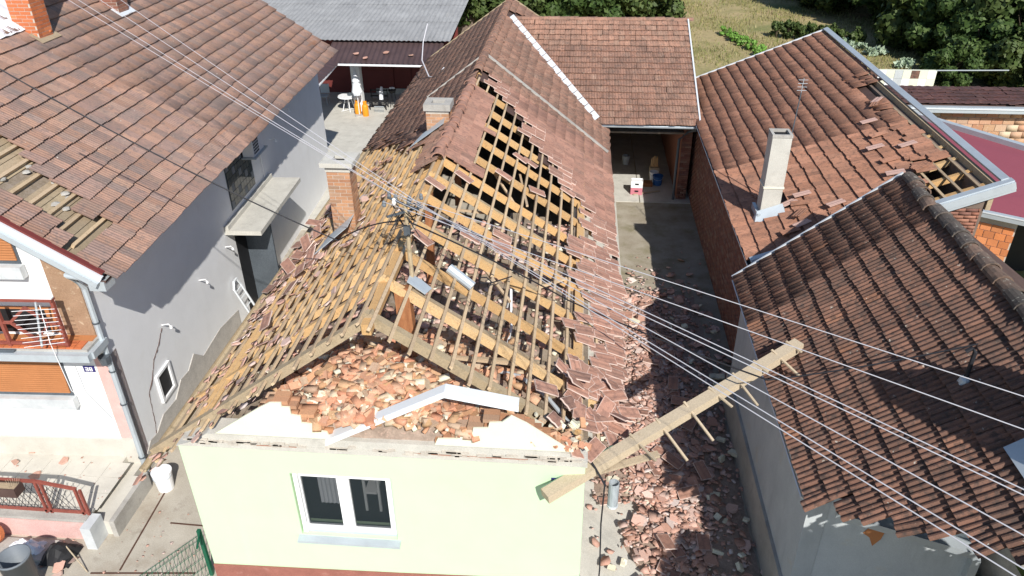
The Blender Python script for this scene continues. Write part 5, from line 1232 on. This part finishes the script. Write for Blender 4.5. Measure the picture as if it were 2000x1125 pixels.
for i in range(34):       # whole tiles
    x = r.gauss(8.0, .7); y = r.uniform(1.0, 10); m = rmat(Vector((x, y, rubz(x, y)+.12)), 1, r, .25)
    tag(place(TMm[i % 3], 'fallen_tile', m), 'whole ribbed roof tile lying on the alley rubble', 'roof tile', 'whole tiles on the alley rubble')
items = [(rmat(Vector((r.uniform(6.6, 9.8), r.uniform(.5, 10.5), .12)), r.uniform(.08, .3), r, .4), r.randrange(6), r.random()) for i in range(60)]
for k, (m, i, q) in enumerate(items):
    tag(place(PL_[i], 'plaster_chunk', m), 'pale plaster chunk lying among the red tile rubble of the alley', 'plaster chunk', 'plaster chunks in the alley rubble')
# heap of slid tiles hanging at the front corner of the eave
items = []
for i in range(46):
    y = r.uniform(.2, 2.2); d = r.uniform(3.4, 4.75); p = RP+sR*d+Vector((0, y, 0))+nR*r.uniform(.0, .14)
    if y < .95 and d > 3.9: continue
    m = Matrix.Translation(p) @ nR.to_track_quat('Z', 'Y').to_matrix().to_4x4() @ Matrix.Rotation(r.uniform(0, 6.28), 4, 'Z') @ Matrix.Rotation(r.gauss(0, .22), 4, 'X')
    tag(place(TMm[i % 3], 'slipped_tile', m), 'whole red tile slid into the jumble at the front right eave corner', 'roof tile', 'slid tiles at the front right corner')
# fallen rafter with batten stubs, lying from the green wall over the corner to the dark roof
BM = thing('fallen_rafter', 'long pale rafter with batten stubs lying across the alley onto the dark roof', 'rafter', (7.8, 1.2, 3.4))
A = Vector((5.72, -.32, 3.03)); B_ = Vector((9.93, 2.72, 3.86)); dB = (B_-A).normalized(); sdv = dB.cross(Vector((0, 0, 1))).normalized(); upv = sdv.cross(dB)
MB().beam(A, B_, .20, .15, (0, 0, 1)).build('beam', 'wood_pale', BM)
MB().beam(A+sdv*-.115+dB*.02-upv*.03, A-sdv*.115+dB*1.35-upv*.03, .02, .18).build('painted_fascia', 'green_paint', BM)
r = random.Random(77)
for t in (.32, .42, .53, .63, .73, .82, .90, .965):
    p = A.lerp(B_, t)+upv*.095; l = {.32: .4, .42: .65, .53: .6, .63: .3, .73: .5, .82: .12, .90: .45, .965: .5}[t]
    if t == .965: l = .12
    q = p+sdv*(.10+l*.9)-Vector((0, 0, l*.35))+dB*r.uniform(-.1, .1)
    MB().beam(p-sdv*.12, q, .038, .026).build('batten_stub', 'wood_pale', BM)
MB().beam(A+dB*.9-upv*.12, A+dB*1.9+sdv*.3-upv*.15, .12, .04).build('splintered_board', 'wood_pale', BM)
# broken gutter/downpipe stub hanging by the corner
DP = thing('downpipe_stub', 'short grey metal downpipe hanging open at the front right corner', 'downpipe', (6.75, .35, 2.3))
MB().lathe((6.78, .42, 2.15), [(.085, 0), (.085, .5), (.075, .5), (.075, 0)], 14).build('pipe', 'metal', DP); MB().lathe((6.78, .42, 2.14), [(.09, 0), (.09, .04), (.085, .04)], 14).build('rim', 'metal_pale', DP)
tag(MB().tube([(6.62, .2, 2.9), (6.60, .15, 2.0), (6.63, .1, 1.0), (6.58, -.2, .1), (6.5, -1.6, .04), (6.45, -3, .04)], .014, 6).build('hanging_cable', 'cable'), 'black cable hanging from the front right corner down to the path', 'cable')
tag(MB().tube([(5.95, .62, 3.65), (6.2, .35, 3.5), (6.45, .1, 3.25), (6.62, -.02, 3.0)], .018, 6).build('hanging_cable', 'cable'), 'short black cable looping over the broken top right corner of the green wall', 'cable')

# ================================================================== FRONT LEFT: terrace, railing, bins
TR = thing('terrace', 'raised pale terrace with pink front wall before the white house', 'terrace', (-5, 1.6, 0))
MB().box(-12, -3.0, 1.05, 2.66, 0, .50).box(-2.999, -2.72, 1.85, 2.6, 0, .32).build('slab', 'terrace', TR)
MB().box(-12, -2.86, .84, 1.049, .0, .44).build('front_wall', 'pink', TR)
MB().box(-12, -2.84, .80, 1.10, .502, .56).build('coping', 'concrete', TR)
MB().box(-2.999, -2.52, 1.0, 2.2, 0, .34).build('step', 'terrace', TR); MB().box(-2.519, -2.42, .95, 2.25, 0, .40).build('step_edge', 'concrete', TR)
MB().box(-2.855, -2.66, .62, 1.0, 0, .54).build('step_cheek', 'marble', TR)
r = random.Random(8)
for i, x in enumerate(np.arange(-7, -3.1, .42)):
    for j in range(3): MB().box(x, x+.41, 1.12+j*.42, 1.12+j*.42+.41, .5015, .507+r.uniform(0, .003)).build('floor_tile', 'terrace', TR)
RL = thing('terrace_railing', 'red painted railing with black diamond mesh on the terrace edge', 'railing', (-4, .95, .56))
def rl(x, z): return Vector((x, .94, z))
MB().beam(rl(-9, 1.36), rl(-3.62, 1.36), .05, .05).beam(rl(-3.62, 1.36), rl(-2.9, 1.22), .05, .05).build('top_rail', 'red_paint', RL)
MB().beam(rl(-9, .66), rl(-2.86, .62), .045, .045).build('bottom_rail', 'red_paint', RL)
for x, z in ((-3.66, 1.36), (-3.56, 1.34), (-2.93, 1.22), (-2.84, 1.2), (-5.5, 1.36)): MB().beam(rl(x, .57), rl(x, z), .045, .045, (0, 1, 0)).build('rail_post', 'red_paint', RL)
for i in range(26):
    x = -5.9+i*.125
    if x < -3.0:
        for s_ in (1, -1):
            xa, xb = x, x+s_*.33
            if -5.9 < xb < -2.95: MB().tube([rl(xa, .67), rl(xb, 1.33 if max(xa, xb) < -3.6 else 1.24)], .006, 4).build('mesh_wire', 'cable', RL)
for x, lb in ((-4.25, 'dark brown flower box with dry soil, hung on the red railing'), (-5.35, 'dark flower box at the left edge, hung on the red railing')):
    FB = thing('flower_box', lb, 'flower box', (x, .85, 1.2))
    MB().box(x-.36, x+.36, .70, .93, 1.16, 1.17).box(x-.36, x+.36, .70, .715, 1.171, 1.36).box(x-.36, x+.36, .915, .93, 1.171, 1.36).box(x-.36, x-.345, .716, .914, 1.171, 1.36).box(x+.345, x+.36, .716, .914, 1.171, 1.36).build('trough', 'wood_red' if 0 else 'tile_underside', FB)
    MB().box(x-.343, x+.343, .717, .913, 1.172, 1.31).build('soil', 'dust' if 0 else 'wood_grey', FB)
    for i in range(7):
        if x > -5: MB().tube([(x+.2+.02*i, .8+.01*i, 1.3), (x+.18+.035*i, .8+.015*i, 1.5)], .004, 3).build('dry_stem', 'wood_pale', FB)
# grey dustbin
BI = thing('dustbin', 'grey round open dustbin standing in front of the pink wall', 'dustbin', (-3.42, -.3, 0))
MB().lathe((-3.42, -.3, 0), [(.001, .0), (.21, 0), (.26, .80), (.275, .80), (.275, .84), (.25, .84), (.20, .05), (.001, .05)], 24).build('body', 'plastic_grey', BI, smooth=True)
MB().tube([(-3.42-.07, -.57, .62), (-3.42-.07, -.61, .55), (-3.42+.07, -.61, .55), (-3.42+.07, -.57, .62)], .012, 6).build('handle', 'black', BI)
MB().lathe((-3.42, -.3, .3), [(.001, 0), (.22, 0)], 16).build('rubbish', 'black', BI)
bucket(-2.12, 2.25, 0, .19, .42, 'white', 'white plastic bucket with lid in the gap between the two houses', lid='white')
FP = thing('flower_pot', 'round terracotta pot lid standing against the pink terrace wall', 'flower pot', (-4.55, .6, .2))
MB().tube([(-4.6, .62, .28), (-4.6, .52, .32)], .2, 16).build('disc', 'brick_orange', FP)
for a in range(5): MB().tube([(-4.6, .515, .325), (-4.6+.16*math.cos(a*1.26), .515, .325+.16*math.sin(a*1.26))], .01, 4).build('spoke', 'crack', FP)
r = random.Random(15); b = MB(); n = 12
for i in range(n+1):
    for j in range(7): b.v.append((-4.3+.7*i/n, .35+.3*j/6, .02+.18*max(0, math.sin(j/6*3.1))*math.sin(i/n*3.1)+r.uniform(0, .10)*(0 < i < n)))
for i in range(n):
    for j in range(6): a = i*7+j; b.f.append((a, a+7, a+8, a+1))
tag(b.build('crumpled_sheet', 'cloth_white'), 'crumpled dirty white sheet lying against the pink wall behind the dustbin', 'sheet')
b = MB()
for i in range(n+1):
    for j in range(7): b.v.append((-3.55+.6*i/n, .15+.5*j/6, .02+.3*max(0, math.sin(j/6*3.1))*math.sin(i/n*3.1)+r.uniform(0, .06)*(0 < i < n)))
for i in range(n):
    for j in range(6): a = i*7+j; b.f.append((a, a+7, a+8, a+1))
tag(b.build('black_heap', 'black'), 'low crumpled black heap on the paving behind the dustbin', 'rubbish bag')  # low black crumpled surface on the paving
tag(MB().tube([(-3.1, .45, .25), (-2.55, .1, .03)], .012, 6).build('broom_handle', 'wood_pale'), 'thin pale stick leaning from the black heap onto the paving', 'stick')
tag(MB().box(-5.6, -3.4, .25, .72, 0, .07).build('kerb_slab', 'concrete'), 'low concrete kerb slab along the foot of the pink wall', 'kerb')
# green mesh fence panel
GF = thing('mesh_fence', 'dark green wire mesh fence panel with post at the left corner of the green wall', 'fence', (-.3, 0, 0))
g0 = Vector((-.28, .25, 0)); g1 = Vector((-1.7, -1.9, 0))
MB().beam(g0, g0+Vector((0, 0, 1.15)), .06, .06, (0, 1, 0)).build('fence_post', 'green_fence', GF)
MB().beam(Vector((-.26, .24, 1.13)), Vector((-.14, -.12, 1.13)), .03, .03).build('fence_cap', 'green_fence', GF)
for i in range(34): p = g0.lerp(g1, i/34); MB().tube([p+Vector((0, 0, .04)), p+Vector((0, 0, 1.05))], .005, 3, False).build('fence_wire', 'green_fence', GF)
for z in (.06, .28, .5, .72, .94, 1.04): MB().tube([g0+Vector((0, 0, z)), g1+Vector((0, 0, z))], .006, 4, False).build('fence_rail', 'green_fence', GF)
# clothes airer on the balcony
AR = thing('clothes_airer', 'white folding clothes airer hung over the balcony railing', 'clothes airer', rpt(.9, 4.0, -.2))
for i in range(9):
    t = i/8; MB().tube([rpt(1.05-.1*t, 4.0-.65*t, -.16-.16*t), rpt(.05-.05*t+.1, 4.16-.62*t, -.3-.1*t)], .006, 4).build('rod', 'white', AR)
MB().tube([rpt(.62, 4.15, -.08), rpt(.70, 3.3, -.22)], .02, 6).build('arm', 'metal', AR)
tag(MB().tube([rpt(.55, 4.1, -.1), rpt(.5, 3.4, -.25), rpt(.48, 2.3, -.2), rpt(.3, 1.2, .3)], .008, 5).build('stray_cord', 'white'), 'thin white cord hanging from the balcony down the white wall', 'cord')
# aluminium ladder frame leaning on the grey wall
LD = thing('metal_ladder', 'curved metal ladder end leaning on the grey wall near the left eave', 'ladder', sp(8.3, .9, .3))
MB().tube([sp(8.15, .0, .5), sp(8.0, 1.25, .12), sp(8.12, 1.42, .1), sp(8.3, 1.42, .1), sp(8.4, 1.2, .14), sp(8.55, .0, .5)], .03, 6).build('side_rail', 'metal_pale', LD)
for z in (.3, .6, .9, 1.15): MB().tube([sp(8.1, z, .4-.22*z), sp(8.47, z, .4-.22*z)], .015, 5).build('rung', 'metal_pale', LD)
# yard debris
r = random.Random(61); items = []
for i in range(260):
    x = r.uniform(-6.5, -.1); y = r.gauss(.6, 1.2); items.append((rmat(Vector((x, y, .01 if not (x < -2.6 and .8 < y < 2.6) else .51)), r.uniform(.02, .07), r, .1), r.randrange(8), r.random()))
tag(join(SH3, items, 'yard_debris', M['shard']), 'small bits of tile and plaster scattered over the front paving', 'rubble')
for k, (x, y, z) in enumerate(((-3.05, .0, .03), (-3.1, .12, .08), (-2.95, -.1, .03), (-3.0, .3, .04), (-5.2, 2.2, .51), (-4.55, 1.9, .51), (-4.2, 2.3, .51), (-5.0, 2.55, .51))):
    tag(place(SH3[k % 6], 'broken_tile', rmat(Vector((x, y, z)), .26, r, .2)), 'broken tile piece lying on the paving beside the dustbin' if k < 4 else 'broken tile piece lying on the pale terrace floor', 'broken tile', 'broken tiles beside the dustbin' if k < 4 else 'broken tiles on the terrace floor')

# ================================================================== OVERHEAD WIRES
TOP = Vector((3.42, 2.07, 6.68))
def wire(a, c, sag, rad, lab, mat='wire', cat='overhead wire', n=14):
    a = Vector(a); c = Vector(c); pts = [a.lerp(c, i/n)-Vector((0, 0, sag*4*(i/n)*(1-i/n))) for i in range(n+1)]
    tag(MB().tube(pts, rad, 5, False).build('overhead_wire', mat), lab, cat, 'overhead wires')
def ext(p, q, k): return Vector(p)+(Vector(q)-Vector(p))*k
UL = [((-4.61, 7.69, 8.5), 'outermost left of the pale wires crossing the brown roof'), ((-4.40, 7.70, 8.5), 'second pale wire crossing the brown roof, close to the outermost'), ((-3.94, 7.72, 8.5), 'third pale wire crossing the brown roof towards the mast'), ((-3.5, 7.73, 8.5), 'pale wire nearest the barn crossing the brown roof')]
for i, (p, l) in enumerate(UL): wire(ins[i*2], ext(ins[i*2], p, 2.2), .15, .005, l)
LR = [((9.7, -3.27, 7.5), 'highest pale wire running over the dark tiled roof'), ((9.5, -3.68, 7.5), 'second pale wire from the top over the dark tiled roof'), ((9.21, -4.34, 7.5), 'third pale wire over the dark roof, one of a close pair'), ((9.19, -4.40, 7.5), 'fourth pale wire over the dark roof, under its close twin'), ((9.01, -4.76, 7.5), 'fifth pale wire running down over the dark roof'), ((8.89, -5.02, 7.5), 'sixth pale wire, upper of the lowest pair by the grey wall'), ((8.83, -5.10, 7.5), 'lowest pale wire, crossing the fallen rafter and the grey wall')]
for i, (p, l) in enumerate(LR): wire(ins[i], ext(ins[i], p, 1.3), .0 if i > 4 else -.02, .005, l)
wire((-2.64, 2.33, 8.5), (1.79, 3.45, 5.2), .12, .012, 'black cable crossing the brown roof and the grey wall to the left slope', 'cable', 'cable')
wire((1.79, 3.45, 5.2), (3.4, 2.1, 6.3), -.1, .012, 'black cable climbing from the left slope battens to the mast', 'cable', 'cable')
wire((3.4, 2.1, 6.3), (5.95, 3.73, 3.95), -.05, .014, 'black cable running from the mast down over the right roof slope', 'cable', 'cable')
wire((5.95, 3.73, 3.95), (9.02, 1.08, 4.3), .05, .014, 'black cable spanning the alley towards the fallen rafter', 'cable', 'cable')
wire((9.02, 1.08, 4.3), (11.4, .35, 5.6), .05, .012, 'black cable lying over the dark tiled roof to its service pipe', 'cable', 'cable')

# ================================================================== VEGETATION
def leaf_mesh(name, mat, n, rad, size, seed, clumps=26, flat=1.):
    g = np.random.default_rng(seed)
    cc = g.normal(size=(clumps, 3)); cc /= np.linalg.norm(cc, axis=1)[:, None]; cc *= (g.uniform(.35, 1, (clumps, 1)))**.6; cc[:, 2] *= .85
    cr_ = g.uniform(.18, .42, clumps)
    idx = g.integers(0, clumps, n); d = g.normal(size=(n, 3)); d /= np.linalg.norm(d, axis=1)[:, None]
    P = (cc[idx]+d*(cr_[idx]*g.uniform(.55, 1.05, n))[:, None])*np.array(rad)
    a = g.normal(size=(n, 3)); a /= np.linalg.norm(a, axis=1)[:, None]; t = np.cross(a, d+.01); t /= np.linalg.norm(t, axis=1)[:, None]; a = np.cross(t, g.normal(size=(n, 3))*.6+d); a /= np.linalg.norm(a, axis=1)[:, None]
    s = size*g.uniform(.6, 1.3, n)[:, None]
    V = np.stack([P-t*s*.5, P+a*s*.9, P+t*s*.5, P-a*s*.7], 1).reshape(-1, 3)
    me = bpy.data.meshes.new(name); me.vertices.add(len(V)); me.vertices.foreach_set('co', V.ravel()); me.loops.add(4*n); me.loops.foreach_set('vertex_index', np.arange(4*n)); me.polygons.add(n)
    me.polygons.foreach_set('loop_start', np.arange(n)*4); me.polygons.foreach_set('loop_total', np.full(n, 4)); me.update(calc_edges=True)
    me.attributes.new('rnd', 'FLOAT', 'FACE').data.foreach_set('value', g.random(n)); me.materials.append(mat); return me
crowns = [leaf_mesh('crown', M['leaf'], 15000, (2.6, 2.6, 2.4), .22, 1), leaf_mesh('crown', M['leaf2'], 15000, (2.5, 2.7, 2.6), .24, 2, 34), leaf_mesh('crown', M['leaf'], 13000, (2.8, 2.4, 2.2), .25, 3, 20)]
def tree(x, y, h, s, k, lab, rz=0., nm='leafy_tree', cat='tree'):
    T = thing(nm, lab, cat, (x, y, 0), 'trees and shrubs behind the houses')
    r = random.Random(int(x*7+y*3)); top = Vector((r.uniform(-.3, .3), r.uniform(-.3, .3), h))
    b = MB(); b.tube([(x, y, -.1), (x+.1, y, h*.35), (x+top.x*.5, y+top.y, h*.75), (x+top.x, y+top.y, h*1.1)], [.20*s, .15*s, .09*s, .03], 7)
    for i in range(6):
        a = r.uniform(0, 6.28); z = h*r.uniform(.35, .8); l = 1.5*s
        b.tube([(x+.05, y, z), (x+math.cos(a)*l*.5, y+math.sin(a)*l*.5, z+l*.4), (x+math.cos(a)*l, y+math.sin(a)*l, z+l*.9)], [.08*s, .05*s, .02], 5)
    b.build('trunk', 'bark', T)
    o = bpy.data.objects.new('crown', crowns[k]); COL.objects.link(o); o.parent = T; o.location = (0, 0, h); o.rotation_euler = (0, 0, rz); o.scale = (s, s, s*r.uniform(.85, 1.1))
spots = [(-1.6, 42.5, 2.4, 1.05, 0, 'dark bushy tree just right of the grey barn roof'), (1.4, 41.5, 2.2, .95, 1, 'second bushy tree behind the house ridge, right of the barn'), (3.6, 44, 2.4, 1.1, 2, 'bushy tree directly behind the ridge end of the damaged house'), (6.6, 43, 2.0, .95, 0, 'bushy tree behind the left end of the tiled wing'), (9.4, 45.5, 2.2, 1.1, 1, 'bushy tree at the right end of the row behind the wing'), (-3.8, 47, 3, 1.2, 2, 'taller tree in the back left, behind the barn'), (0.6, 47, 3.2, 1.2, 0, 'taller tree in the second row above the house ridge'), (6, 49, 3.2, 1.3, 1, 'taller tree in the second row behind the wing'), (11.5, 51, 2.2, 1.0, 2, 'tree beside the left edge of the dry meadow'),
         (24.5, 52, 2.6, 1.2, 1, 'tree at the far left end of the dark wood on the right'), (26.4, 46.5, 3.0, 1.25, 0, 'tree beside the meadow edge, above the white garden wall'), (27.6, 37.5, 2.0, 1.1, 0, 'dark shrub tree just behind the right end of the white garden wall'), (26.5, 50, 3, 1.3, 2, 'dark tree filling the gap above the meadow edge'), (24.8, 57, 2.6, 1.3, 1, 'tree at the top edge left of the dark wood'), (27.0, 41, 2.6, 1.2, 1, 'bushy tree with bright leaves behind the white garden wall'), (30.5, 50, 4.2, 1.7, 2, 'big dark tree at the top right of the meadow'), (31, 43.5, 4.0, 1.6, 0, 'big dark tree in the upper right corner'), (30, 36.5, 2.8, 1.3, 1, 'bright leafy tree right of the white garden wall'), (27.3, 35.2, 1.6, .9, 2, 'low shrub behind the right end of the garden wall rail'), (33.2, 37, 4, 1.5, 0, 'dark tree at the right edge of the picture'), (28.8, 31.8, 1.6, .85, 1, 'low leafy shrub above the far end of the low tiled roof'), (35, 47, 5, 1.9, 1, 'tallest tree beyond the upper right corner'), (28.5, 56, 3, 1.5, 0, 'tree at the top edge, right of the meadow'), (25.0, 33.0, 1.0, .6, 0, 'small shrub just right of the white garden wall')]
spots += [(11.9, -4.2, 4.3, .6, 1, 'small unseen tree added to shade the front wall of the dark tiled house'), (11.5, -5.4, 4.9, .56, 0, 'second small unseen tree, added to shade the near end of the alley')]  # both stand out of view, added only to cast shade
for i, (x, y, h, s, k, lb) in enumerate(spots): tree(x, y, h, s, k, lb, rz=i*1.3)
def bush(x, y, rad, n, size, mat, lab, nm='shrub', cat='plant', grp=None, seed=0):
    me = leaf_mesh('leaves', M[mat], n, rad, size, seed+int(x*10), 14)
    T = thing(nm, lab, cat, (x, y, 0), grp); o = bpy.data.objects.new('leaves', me); COL.objects.link(o); o.parent = T; o.location = (0, 0, rad[2]*.8)
    b = MB()
    for i in range(4): b.tube([(x, y, -.02), (x+.1*math.cos(i*1.6), y+.1*math.sin(i*1.6), rad[2])], .012, 4)
    b.build('stem', 'bark', T)
rv = random.Random(5)
for i in range(8): bush(18.4+i*.62, 43.0-i*.28+rv.uniform(-.2, .2), (.42, .5, .62), 700, .16, 'leaf2', 'bean plant in the row across the meadow, number %s from the left' % ('one', 'two', 'three', 'four', 'five', 'six', 'seven', 'eight')[i], 'bean_plant', 'plant', 'row of bean plants', i)
for i in range(5): bush(15.3+i*.30, 43.5-i*1.25, (.38, .6, .32), 700, .11, 'leaf_bright', 'bright green vegetable clump, number %s going towards the roof' % ('one', 'two', 'three', 'four', 'five')[i], 'vegetable_clump', 'plant', 'bright vegetable bed', i)
for i, (x, y) in enumerate(((22.0, 40.9), (22.6, 40.3), (23.1, 38.8), (23.9, 36.3))): bush(x, y, (.5, .5, .22), 260, .26, 'leaf_pale', 'pale cabbage plant beside the dark wood, %s' % ('farthest of the four', 'second farthest', 'third, standing alone', 'nearest to the garden wall')[i], 'cabbage_plant', 'plant', 'pale cabbages', i)
# grass: tufts spread over the meadow, one object
g = np.random.default_rng(3); n = 26000
X = g.uniform(10.5, 26, n); Y = g.uniform(30, 62, n); k = (np.sin(X*1.3+Y*.4)+np.sin(Y*.9-X*.6)+g.normal(0, .8, n)) > -.2; X = X[k]; Y = Y[k]; n = len(X)
a = g.uniform(0, 6.28, n); hh = g.uniform(.06, .2, n); wv = g.uniform(.02, .05, n)
V = np.stack([np.stack([X-np.cos(a)*wv, Y-np.sin(a)*wv, np.full(n, -.05)], 1), np.stack([X+np.cos(a)*wv, Y+np.sin(a)*wv, np.full(n, -.05)], 1), np.stack([X+g.normal(0, .05, n), Y+g.normal(0, .05, n), hh], 1)], 1).reshape(-1, 3)
me = bpy.data.meshes.new('meadow_grass'); me.vertices.add(3*n); me.vertices.foreach_set('co', V.ravel()); me.loops.add(3*n); me.loops.foreach_set('vertex_index', np.arange(3*n)); me.polygons.add(n); me.polygons.foreach_set('loop_start', np.arange(n)*3); me.polygons.foreach_set('loop_total', np.full(n, 3)); me.update(calc_edges=True)
me.attributes.new('rnd', 'FLOAT', 'FACE').data.foreach_set('value', g.random(n))
M['grass'] = base('grass', two((.30, .26, .12)), .3, .9, 0, 5, rand=[(0, (.34, .29, .14)), (.5, (.24, .23, .08)), (.8, (.14, .2, .05)), (1, (.42, .36, .2))], fine=0); me.materials.append(M['grass'])
o = bpy.data.objects.new('meadow_grass', me); COL.objects.link(o); stuff(tag(o, 'dry yellow grass growing over the meadow behind the houses', 'grass'))
